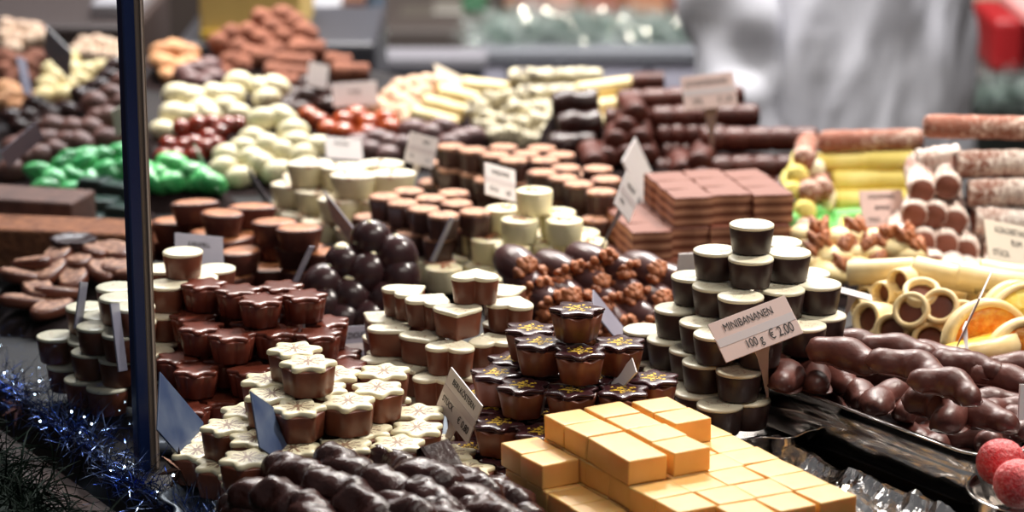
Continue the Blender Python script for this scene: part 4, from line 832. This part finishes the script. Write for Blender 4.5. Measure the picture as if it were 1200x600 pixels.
# ------------------------------------------------------------------ slabs and other goods behind the glass
cinnend = mat('pale_slab_filling', c(214, 182, 132), rough=.7)
def slab_on(name, x, y, z, L, Wd, h, deg, m, lab, cat, rz=0):
    p = W(x, y, z); o = obj(name, mk(name, *jbox(L, Wd, h, .0025, x * .1), m), loc=(p.x, p.y, p.z - h)); o.rotation_euler = (0, rz, math.radians(deg)); tag(o, lab, cat); return o
s1 = slab_on('cinnamon_cake_slab', 66, 262, .040, .145, .05, .032, -10, cinn, 'long cinnamon-brown cake slab lying behind the glass', 'cake')
e_ = obj('cut_end_filling', mk('cut_end_filling', *bevbox(.04, .003, .022, .001), cinnend), s1, (.052, -.0255, .005))
slab_on('brown_chocolate_slab', 30, 226, .042, .10, .05, .030, -14, mat('matt_cake_brown', c(110, 76, 64), c(86, 58, 50), rough=.7), 'matt brown chocolate slab behind the cinnamon cake slab', 'cake')
p = W(86, 279, .045); cupd = shell(petal_o, .0175, [(.55, 0), (.62, .001), (.8, .009), (1, .018), (.96, .0185), (.8, .0165)]); o = obj('dark_chocolate_cup', mk('dark_chocolate_cup', *cupd, MATS['satin_dark_chocolate']), loc=(p.x, p.y, p.z - .018)); tag(o, 'dark chocolate cup in front of the cinnamon cake slab', 'chocolate')
RR = random.Random(4); o0 = None
bl = mat('bottle_green_wrapper', c(30, 52, 48), rough=.3)
for k, (x, y, z) in enumerate(((112, 208, .03), (138, 214, .03), (120, 232, .028), (145, 240, .026), (108, 250, .02), (138, 256, .018))):
    p = W(x, y, z); o = obj('dark_wrapped_square', mk('dark_wrapped_square', *jbox(.026, .022, .013, .002, k), bl), loc=(p.x, p.y, p.z - .013)) if o0 is None else o0.copy()
    if o0 is None: o0 = o
    else: COL.objects.link(o); o.location = (p.x, p.y, p.z - .013)
    o.rotation_euler = (0, 0, RR.uniform(-.5, .3)); tag(o, None, None, 'dark wrapped squares'); ITEMS.append(dict(o=o, pile='dsquare', layer=k // 2))
RISERS2 = [(W(x, y, z - .013), .0) for (x, y, z) in ((112, 208, .03), (138, 214, .03), (120, 232, .028), (145, 240, .026), (108, 250, .02), (138, 256, .018), (66, 262, .010), (30, 262, .010), (100, 265, .01))]
HEAPWORD['dsq'] = 'dark wrapped squares and cake slabs'; riser('dsq', RISERS2)
for (x, y) in ((70, 305), (95, 312), (60, 325), (88, 332), (118, 322), (45, 345), (70, 350), (140, 318), (40, 315), (110, 300), (135, 300), (20, 330), (60, 365)):
    t = (365 - y) / 65; p = W(x, y, .014 + .02 * t); place('leafp', p, e=(RR.uniform(-.3, .3), RR.uniform(-.3, .3), RR.uniform(0, 6))) if 'leafp' in TPL else None
for k, (x, y) in enumerate(((70, 305), (95, 312), (60, 325), (88, 332), (118, 322), (45, 345), (70, 350), (140, 318), (40, 315), (110, 300), (135, 300), (20, 330), (60, 368), (30, 360), (150, 325))):
    if 'disc' not in TPL: T('disc', 'nut_topped_disc', shell(leaf_o, .0155, [(.9, 0), (1, .0015), (1, .006), (.9, .0075)]), milk, [('nut_topping', shell(leaf_o, .0135, lidprof(.0068, .0016)), nutty)])
    t = (368 - y) / 68; place('disc', W(x, y, .012 + .022 * t), e=(RR.uniform(-.25, .25), RR.uniform(-.25, .25), RR.uniform(0, 6)), pile='disc', layer=0)
HEAPWORD['disc'] = 'nut topped discs'; riser('disc', [(it['o'].location.copy(), .004) for it in ITEMS if it['pile'] == 'disc'])

# ------------------------------------------------------------------ beyond the counter
def box_at(name, x0, y0, x1, y1, Y, dep, m, lab, cat, b=.006, floor=False, lidm=None):
    a, d = WY(x0, y0, Y), WY(x1, y1, Y); z0 = 0 if floor else d.z
    o = obj(name, mk(name, *bx(a.x, d.x, Y, Y + dep, z0, a.z, b), m)); tag(o, lab, cat)
    if lidm: obj('rim', mk('rim', *bx(a.x - .006, d.x + .006, Y - .006, Y + dep + .006, a.z - .018, a.z + .003, .004), lidm), o)
    return o
lil = flat('lilac_grey_panel', (172, 170, 184), .5); dkp = flat('dark_grey_metal', (58, 58, 64), .4)
bc = box_at('back_counter', 566, 60, 905, 105, 3.9, .16, lil, 'lilac-grey panelled service counter behind the chocolate display', 'counter', floor=True, lidm=flat('counter_edge', (110, 112, 118)))
for (x, w_) in ((600, 5), (656, 9), (760, 3)): a = WY(x - w_, 60, 3.89); d = WY(x + w_, 60, 3.89); obj('panel_joint', mk('panel_joint', *bx(a.x, d.x, 3.885, 3.902, 0, a.z - .02), dkp), bc)
box_at('dark_service_cabinet', 438, 68, 566, 120, 3.7, .07, flat('slate_blue_metal', (70, 78, 92), .35), 'slate-blue service cabinet beside the lilac-grey counter', 'cabinet', floor=True, lidm=flat('grey_top', (120, 118, 124)))
pole = obj('round_pole', mk('round_pole', *tube([Vector((WY(441, 80, 3.5).x, 3.5, z)) for z in (0, .4, .8, 1.2, 1.8)], .0135, 16), flat('blue_grey_pole', (110, 124, 142), .35, .3))); tag(pole, 'blue-grey upright pole behind the cocoa truffles', 'pole'); obj('base_flange', mk('base_flange', *shell(round_o, .05, [(1, 0), (1, .01), (.4, .016)]), dkp), pole, (WY(441, 80, 3.5).x, 3.5, 0))
yb = box_at('yellow_carton', 232, -30, 353, 50, 2.95, .2, mat('straw_yellow_card', c(214, 184, 112), c(200, 168, 96), rough=.8, ns=6, bst=.2, var=0), 'straw yellow carton standing behind the cocoa dusted truffles', 'box', b=.004)
yb.location.z = 0
obj('yellow_band', mk('yellow_band', *bx(WY(236, 40, 2.946).x, WY(345, 40, 2.946).x, 2.944, 2.951, WY(236, 46, 2.946).z, WY(236, 36, 2.946).z), flat('warm_yellow', (222, 186, 66))), yb)
fb_ = box_at('carton_shelf', 205, 50, 440, 66, 2.94, .28, dkp, 'dark shelf carrying the straw yellow carton', 'shelf', floor=True)
box_at('white_tub', 365, 12, 405, 44, 3.6, .15, flat('grey_white', (190, 188, 186)), 'greyish white tub left of the blue-grey pole', 'tub', lidm=flat('tub_lid', (160, 160, 164)))
box_at('amber_jar', 405, 0, 424, 46, 3.62, .08, flat('amber_jar_glass', (150, 104, 66), .2), 'amber brown jar between white tub and pole', 'jar', lidm=flat('jar_lid', (96, 60, 44)))
box_at('tub_table', 350, 45, 430, 62, 3.55, .4, dkp, 'dark table carrying the white tub and amber jar', 'table', floor=True, lidm=flat('table_edge', (96, 92, 92)))
box_at('plastic_bag_box', 112, 6, 156, 36, 3.0, .15, flat('milky_plastic', (184, 178, 178), .4), 'milky plastic box at the back behind the glass', 'box', lidm=flat('milky_lid', (160, 154, 156)))
box_at('rear_shelf', -60, 30, 160, 60, 2.95, .3, flat('dark_shelf_wood', (60, 46, 42)), 'dark wooden shelf at the back behind the glass', 'shelf', floor=True)
box_at('red_box', 1166, 22, 1199, 88, 3.9, .2, flat('strong_red', (150, 24, 28), .45), 'red box on the rear shelf beside the person', 'box', b=.01)
box_at('red_box', 1206, 16, 1240, 88, 3.95, .2, flat('deep_red', (120, 22, 26), .45), 'deeper red box cut off at the frame edge', 'box', b=.01, lidm=flat('pink_white_rim', (214, 150, 146)))
box_at('dark_rear_cabinet', 1110, 88, 1300, 140, 3.9, .5, flat('blackish_green', (44, 50, 46)), 'blackish cabinet under the red boxes', 'cabinet', floor=True, lidm=flat('cab_edge', (66, 62, 60)))
box_at('rear_plank_shelf', 1120, -10, 1300, 12, 4.3, .3, flat('pale_brown_wood', (150, 120, 104)), 'pale brown wooden plank above the red boxes', 'shelf', lidm=flat('plank_edge', (176, 150, 132)))
wsh = box_at('wooden_wall_shelf', 590, -30, 880, 12, 4.6, .3, flat('warm_brown_wood', (140, 94, 70)), 'warm brown wooden shelf on the far side', 'shelf', lidm=flat('shelf_front', (164, 116, 88)))
for i, (x0, y0, x1, y1, col) in enumerate(((612, 12, 634, 34, (170, 150, 146)), (645, 8, 668, 34, (196, 150, 134)), (690, 10, 720, 34, (150, 84, 70)), (742, 8, 776, 36, (176, 120, 84)), (790, 8, 812, 34, (120, 60, 52)), (470, 20, 505, 44, (110, 104, 96)), (510, 14, 540, 36, (150, 146, 136)), (545, 4, 566, 22, (44, 110, 70)), (575, 18, 596, 46, (90, 84, 80)))):
    box_at('storage_tin', x0, y0, x1, y1, 4.45 + .02 * i, .12, flat('tin_%d' % i, col, .3), '%s storage tin standing %s' % (('pale grey', 'peach', 'brick red', 'ochre', 'maroon', 'grey-brown', 'silver-grey', 'bottle green', 'dull grey')[i], 'on the far shelf behind the tinsel' if i < 5 else 'behind the slate-blue cabinet'), 'tin', lidm=flat('tin_lid_%d' % i, tuple(int(v * .8) for v in col), .3))
box_at('tin_stand', 430, 34, 880, 66, 4.4, .6, flat('dark_stand', (66, 58, 54)), 'long dark stand carrying the storage tins on the far side', 'shelf', floor=True)
gp = [WY(575 + 16 * i, 48 + 3 * math.sin(i * 1.2) + (4 if i > 10 else 0), 3.98) for i in range(21)]
garland('silver_tinsel_garland', gp, 5200, .050, .0011, .016, tinsilver, 11, 'grey-green silver tinsel garland with added glints along the rear counter', glints=60, bm=glintm, br=.0015, bs=.024)
gp = [WY(1120 + 16 * i, 112 + 3 * math.sin(i * 1.2), 3.86) for i in range(12)]
garland('silver_tinsel_garland', gp, 900, .035, .0009, .012, tinsilver, 12, 'dim tinsel garland on the blackish cabinet under the red boxes')
gp = [WY(405 + 8 * i, 56 + 4 * math.sin(i * 1.7), 3.3) for i in range(5)]
garland('silver_tinsel_tuft', gp, 160, .02, .0007, .006, tinsilver, 13, 'small tinsel tuft with added glints at the foot of the blue-grey pole', glints=8, bm=glintm, br=.0022, bs=.012)

# ------------------------------------------------------------------ the seller in the white coat
def person():
    px = WY(985, 60, 3.35).x; Y = 3.42
    J = [(px, Y, .98), (px, Y, 1.15), (px, Y, 1.34), (px, Y + .01, 1.46), (px, Y, 1.53), (px, Y - .01, 1.62), (px, Y - .01, 1.70)]; Rr = [(.15, .10), (.14, .10), (.16, .10), (.075, .07), (.055, .055), (.075, .09), (.065, .08)]
    E = [(i, i + 1) for i in range(6)]
    def add(chain, rs, root):
        k = root
        for p, r in zip(chain, rs): J.append(p); Rr.append((r, r)); E.append((k, len(J) - 1)); k = len(J) - 1
        return k
    for s in (-1, 1):
        add([(px + s * .09, Y, .88), (px + s * .10, Y - .01, .50), (px + s * .10, Y, .10), (px + s * .10, Y - .10, .04)], [.085, .06, .04, .035], 0)
    hands = []
    for s, el, wr, tip in ((-1, (px - .15, Y - .06, 1.06), (px - .10, Y - .09, .76), (px - .09, Y - .10, .70)), (1, (px + .14, Y + .12, 1.08), (px + .10, Y + .17, .78), (px + .09, Y + .18, .72))):
        k = add([(px + s * .17, Y, 1.40), el, wr], [.045, .032, .024], 2); k = add([tip], [.024], k); hands.append((s, k, Vector(wr), Vector(tip)))
    for s, k, wr, tip in hands:
        d = (tip - wr).normalized(); side = d.cross(Vector((0, 0, 1))).normalized()
        for f in range(4):
            o = side * (-.024 + .016 * f); l = (.026, .031, .029, .022)[f]
            add([tip + o + d * .02, tip + o + d * (.02 + l) + Vector((0, 0, -.008)), tip + o + d * (.02 + l * 1.6) + Vector((0, 0, -.024))], [.0085, .008, .007], k)
        add([tip - side * .034 - d * .01, tip - side * .045 + d * .018 + Vector((0, 0, -.012))], [.010, .008], k)
    me = bpy.data.meshes.new('person'); me.from_pydata(J, E, []); me.materials.append(skinm); o = bpy.data.objects.new('person', me); COL.objects.link(o)
    md = o.modifiers.new('skin', 'SKIN'); md.use_smooth_shade = True; o.modifiers.new('sub', 'SUBSURF').levels = 2; o.modifiers['sub'].render_levels = 2
    for i, sv in enumerate(me.skin_vertices[0].data): sv.radius = Rr[i]; sv.use_root = (i == 0)
    tag(o, 'person in a white coat standing behind the counter, arm bent', 'person')
    # coat body
    n = 120; rings = []
    for k in range(70):
        z = .38 + 1.06 * k / 69; t = k / 69; ring = []
        hw = .192 - .012 * math.sin(PI * t) - (.03 * max(0, (t - .85) / .15)); hd = .125 + .03 * (1 - t)
        for i in range(n):
            a = 2 * PI * i / n; ca, sa = math.cos(a), math.sin(a); q = Vector((ca * 1.2 + sa * .6 + z * .8, z * 4.2 - ca * 3.2, sa))
            fold = .011 * noise.noise(q * 1.5) + .007 * (1 - abs(noise.noise(q * 3.1 + Vector((4, 0, 0)))) * 2) + .005 * math.sin(9 * a + 3 * math.sin(z * 6))
            r_ = 1 + fold / .16; e = .82; x = math.copysign(abs(ca) ** e, ca) * hw * r_; y = math.copysign(abs(sa) ** e, sa) * hd * r_; ring.append((px + x, Y + .01 + y, z))
        rings.append(ring)
    rings.append([(px + (x - px) * .45, Y + (y - Y) * .6, 1.50) for x, y, z in rings[-1]])
    v, f = loft(rings, False, False); obj('white_coat', mk('white_coat', v, f, coatm), o)
    for s, sh, el, wr in ((-1, (px - .15, Y, 1.40), (px - .15, Y - .06, 1.05), (px - .10, Y - .09, .72)), (1, (px + .17, Y, 1.40), (px + .14, Y + .12, 1.08), (px + .10, Y + .17, .76))):
        sh, el, wr = Vector(sh), Vector(el), Vector(wr); pts = []
        for k in range(34):
            t = k / 33; pts.append(sh.lerp(el, t * 2) if t < .5 else el.lerp(wr, t * 2 - 1))
        for _ in range(5): pts = [pts[0]] + [(pts[i - 1] + pts[i] + pts[i + 1]) / 3 for i in range(1, 33)] + [pts[-1]]
        def rad(t): return (.072 - .010 * t) * (1 + .10 * math.sin(t * 34) * math.exp(-((t - .5) / .25) ** 2) + .03 * math.sin(t * 60))
        v, f = tube(pts, rad, 40, lump=.28, ls=16, seed=s + 3, up=Vector((0, 1, .2))); obj('coat_sleeve', mk('coat_sleeve', v, f, coatm), o)
    hv, hf = ball(.082, .10, .075, 24, 14, .06, 30, 2); obj('hair', mk('hair', [(x + px, y + Y + .01, z + 1.725) for x, y, z in hv], hf, flat('brown_hair', (70, 48, 36), .7)), o)
person()

# ------------------------------------------------------------------ camera and light
cam = bpy.data.cameras.new('camera'); co = bpy.data.objects.new('camera', cam); COL.objects.link(co); co.location = CAM; co.rotation_euler = (PI / 2 - PITCH, 0, 0)
cam.sensor_width = 36; cam.lens = 90; cam.clip_start = .05; cam.dof.use_dof = True; cam.dof.focus_distance = 1.48; cam.dof.aperture_fstop = 7.5; sc.camera = co
def lamp(name, ty, loc, to, power, size=.2, col=(1, .93, .84), size2=None, spot=None, blend=.5):
    l = bpy.data.lights.new(name, ty); l.energy = power; l.color = col
    if ty == 'AREA':
        l.size = size
        if size2: l.shape = 'RECTANGLE'; l.size_y = size2
    else: l.shadow_soft_size = size
    if spot: l.spot_size = math.radians(spot); l.spot_blend = blend
    o = bpy.data.objects.new(name, l); COL.objects.link(o); o.location = loc; o.rotation_euler = (Vector(to) - Vector(loc)).to_track_quat('-Z', 'Y').to_euler(); return o
lamp('stall_lamp', 'SPOT', (.75, 1.9, 2.15), (.36, 1.55, 1.0), 84, .06, spot=75, blend=.8)
lamp('stall_lamp', 'SPOT', (.15, 2.7, 2.3), (.05, 2.15, 1.0), 66, .07, spot=85, blend=.8)
lamp('stall_lamp', 'SPOT', (-.6, 2.6, 2.2), (-.35, 2.3, 1.0), 34, .07, spot=80, blend=.8)
lamp('strip_lamp', 'AREA', (.45, 1.0, 2.3), (.25, 1.7, 1.0), 6, .9, size2=.12)
lamp('foil_fill_light', 'AREA', (.35, 3.0, 2.05), (.25, 1.4, 1.0), 10, 2.0, (1, .95, .88), .6)  # added fill light, brightens reflections in foil and steel
lamp('coat_fill_light', 'AREA', (.1, 2.55, 2.3), (.35, 3.5, .95), 8, .5, (1, .96, .94), .3)  # added fill light, brightens the front of the coat
lamp('rear_lamp', 'AREA', (.1, 3.2, 2.7), (.1, 4.2, .8), 115, 1.6, (1, .97, .95), .3)
lamp('hall_lamp', 'AREA', (0, 4.6, 2.9), (0, 4.4, 0), 30, 2.5, (1, .95, .9), .6)
w = bpy.data.worlds.new('world'); sc.world = w; w.use_nodes = True; w.node_tree.nodes['Background'].inputs[0].default_value = (.74, .73, .76, 1); w.node_tree.nodes['Background'].inputs[1].default_value = .16
sc.view_settings.view_transform = 'Standard'; sc.view_settings.look = 'None'; sc.view_settings.gamma = 1; sc.view_settings.use_curve_mapping = False; sc.view_settings.exposure = 0.0
sc.cycles.use_denoising = True; sc.cycles.max_bounces = 8; sc.cycles.transparent_max_bounces = 12; sc.cycles.caustics_reflective = False; sc.cycles.caustics_refractive = False; sc.cycles.sample_clamp_indirect = 4

# ------------------------------------------------------------------ labels: which one of the pile
for lst in TPL.values():
    for o, ch in lst: o.name = 'source'; 
DESC = {'star': ('snowflake star praline', 'praline', 'star pralines with snowflake lids'), 'flower': ('all-brown flower praline', 'praline', 'flower-shaped milk pralines'), 'heart': ('ivory-lidded heart praline', 'praline', 'heart pralines'),
 'gold': ('gold-flecked flower praline', 'praline', 'gold-flecked pralines'), 'round': ('round dark ivory-lidded praline', 'praline', 'round dark pralines'), 'mround': ('round milk praline beside post', 'praline', 'round milk pralines'),
 'wcup': ('round white cup praline', 'praline', 'white cup pralines'), 'woval': ('oval white nut-topped praline', 'praline', 'oval white pralines'), 'dcup front': ('dark nut-topped cup behind eggs', 'praline', 'dark cups behind the dark eggs'),
 'dcup back': ('dark nut-topped cup, rear pile', 'praline', 'dark cups in the rear pile'), 'dcup side': ('dark nut-topped cup beside nougat', 'praline', 'dark cups beside the nougat'), 'caram': ('caramel-topped brown praline', 'praline', 'caramel filled pralines'),
 'dball': ('satin dark chocolate egg', 'chocolate egg', 'dark chocolate eggs'), 'white_back': ('white egg behind glazed cherries', 'chocolate egg', 'white eggs, rear heap'), 'white_front': ('white egg before amber sweets', 'chocolate egg', 'white eggs, front heap'),
 'cherry': ('red-brown glazed cherry sweet', 'chocolate', 'glazed cherries'), 'amber': ('amber glazed chocolate', 'chocolate', 'amber glazed chocolates'), 'violet': ('violet-brown oval chocolate', 'chocolate', 'violet-brown chocolates'),
 'darkeggs': ('glossy dark oval chocolate', 'chocolate', 'dark oval chocolates'), 'truffleballs': ('cocoa-dusted truffle', 'truffle', 'cocoa dusted truffles'), 'violet2': ('violet chocolate under tan sweets', 'chocolate', 'violet-brown chocolates near the post'),
 'tan': ('tan biscuit sweet', 'sweet', 'tan biscuit sweets'), 'nutmix': ('nut-dusted truffle', 'truffle', 'nut dusted truffles'), 'farwhite': ('ivory egg behind glass', 'chocolate egg', 'ivory eggs behind the glass'),
 'fardark': ('glossy dark oval behind glass', 'chocolate', 'dark ovals behind the glass'), 'farbrown': ('brown truffle behind glass', 'truffle', 'brown truffles behind the glass'), 'fartan': ('tan sweet behind glass', 'sweet', 'tan sweets behind the glass'),
 'farnuts': ('nut-dusted truffle behind glass', 'truffle', 'nut truffles behind the glass'), 'farcocoa': ('cocoa truffle behind glass', 'truffle', 'cocoa truffles behind the glass'), 'green': ('green wrapped sweet', 'sweet', 'green wrapped sweets'),
 'walroll': ('walnut-ended chocolate roll', 'chocolate', 'walnut-ended rolls'), 'walegg': ('walnut-topped white praline', 'praline', 'walnut-topped pralines'), 'crunch': ('speckled crunch cluster', 'chocolate', 'crunch clusters'),
 'coconut': ('coconut-flaked log', 'sweet log', 'coconut logs'), 'marzipan': ('marzipan log', 'sweet log', 'marzipan logs'), 'bars': ('ribbed milk chocolate bar', 'chocolate bar', 'ribbed bars'), 'logs': ('chocolate log', 'sweet log', 'speckled, cream and dark logs'),
 'cream': ('cream log behind card', 'sweet log', 'cream logs'), 'cocoasticks': ('cocoa-dusted stick', 'truffle', 'cocoa dusted sticks'), 'nougat': ('striped nougat square', 'nougat', 'nougat squares'), 'fudge': ('caramel fudge cube', 'fudge', 'caramel fudge'),
 'banana': ('mini chocolate banana', 'chocolate', 'mini chocolate bananas'), 'nutlog': ('lumpy dark nut roll', 'chocolate', 'dark nut rolls'), 'ring': ('cream ring filled with chocolate', 'praline', 'cream rings'), 'cigar': ('cream wafer roll among rings', 'wafer', 'cream wafer rolls'),
 'dsquare': ('dark green wrapped square', 'sweet', 'dark wrapped squares'), 'disc': ('nut-topped disc behind glass', 'chocolate', 'nut topped discs')}
COLR = {'yel': 'yellow', 'green': 'green', 'pink': 'pink', 'white': 'white', 'cocob': 'brown flaked', 'cocoh': 'thickly coated', 'cream': 'cream', 'speck': 'speckled', 'darkw': 'wavy dark', 'thickly': 'thick'}
NAMEC = {'yellow_marzipan_log': 'yellow marzipan log', 'green_marzipan_log': 'green marzipan log', 'pink_marzipan_log': 'pink marzipan log', 'white_coconut_log': 'white log among marzipan', 'brown_coconut_log': 'brown coconut log', 'thickly_coated_coconut_log': 'thickly coated coconut log',
 'coconut_log': 'coconut-flaked log', 'cream_chocolate_log': 'cream log', 'speckled_chocolate_log': 'speckled log', 'wavy_dark_chocolate_log': 'wavy dark log', 'fudge_block': 'double-length caramel fudge block', 'short_ribbed_chocolate_bar': 'short ribbed bar, end-on'}
ORD = ['first', 'second', 'third', 'fourth', 'fifth', 'sixth', 'seventh', 'eighth', 'ninth', 'tenth', 'eleventh', 'twelfth', 'thirteenth', 'fourteenth', 'fifteenth', 'sixteenth', 'seventeenth', 'eighteenth', 'nineteenth', 'twentieth'] + ['twenty-' + k for k in ('first', 'second', 'third', 'fourth', 'fifth', 'sixth', 'seventh', 'eighth', 'ninth')] + ['thirtieth']
for lst in TPL.values():
    for o, ch in lst:
        bpy.data.objects.remove(o)
        for k in ch: bpy.data.objects.remove(k)
bpy.context.view_layer.update(); dg = bpy.context.evaluated_depsgraph_get()
hits = {}; own = {it['o'].name: it for it in ITEMS}
for jy in range(0, 600, 3):
    for jx in range(0, 1200, 3):
        d = ray(jx + 1, jy + 1).normalized(); o_ = CAM.copy()
        for _ in range(4):
            ok, loc, nor, ix, ob, mx = sc.ray_cast(dg, o_, d)
            if not ok: break
            if ob.name.startswith('pane'): o_ = loc + d * .0005; continue
            r_ = ob
            while r_.parent: r_ = r_.parent
            h_ = hits.setdefault(r_.name, [0, 0, 0]); h_[0] += 1; h_[1] += jx; h_[2] += jy; break
piles = {}
for it in ITEMS: piles.setdefault(it['pile'], []).append(it)
STACKED = ('star', 'flower', 'heart', 'gold', 'round', 'mround', 'wcup', 'woval', 'dcup front', 'dcup back', 'dcup side', 'caram', 'nougat', 'fudge')
for pile, its in piles.items():
    base, cat, grp = DESC[pile]; vis = []
    for it in its:
        it['o']['category'] = cat; it['o']['group'] = grp; h_ = hits.get(it['o'].name)
        if h_ and h_[0] >= 1: it['cx'] = h_[1] / h_[0]; it['cy'] = h_[2] / h_[0]; vis.append(it)
        else: it['hid'] = True
    if pile not in STACKED and vis:                       # loose heaps: rows by height in the heap
        ys = sorted(i['cy'] for i in vis); span = ys[-1] - ys[0]; nrow = 1 if len(vis) < 6 else 2 if len(vis) < 11 else 3
        for i in vis: i['layer'] = min(nrow - 1, int((i['cy'] - ys[0]) / (span / nrow + 1e-6)))
    keys = {}
    for i in vis:
        nm = i['o'].name.split('.')[0]; b = NAMEC.get(nm, base) if pile in ('coconut', 'marzipan', 'bars', 'logs', 'fudge') else base
        if pile == 'coconut' and nm == 'brown_coconut_log': b = 'browner log topping the coconut stack'
        keys.setdefault((b, i['layer']), []).append(i)
    for (b, L), ms in keys.items():
        left = sum(i['cx'] for i in ms) / len(ms) < 165 and pile != 'green'
        ms.sort(key=lambda i: -i['cx'] if left else i['cx']); nl = sorted({k[1] for k in keys if k[0] == b}); r = nl.index(L)
        word = 'layer' if pile in STACKED else 'row'
        where = '' if len(nl) == 1 else ', top ' + word if r == 0 else ', bottom ' + word if r == len(nl) - 1 else ', %s %s down' % (ORD[r], word)
        for n_, i in enumerate(ms):
            num = 'only one' if len(ms) == 1 else ORD[min(n_, 29)] + ' counted from the post'
            b = b if len(b.replace('-', ' ').split()) > 3 or num != 'only one' or where else 'single ' + b + ' in its pile'
            i['o']['label'] = b + (', ' + num if num != 'only one' else '') + where
    for it in its:
        if it.get('hid'): it['o']['label'] = base + ' buried inside its pile'
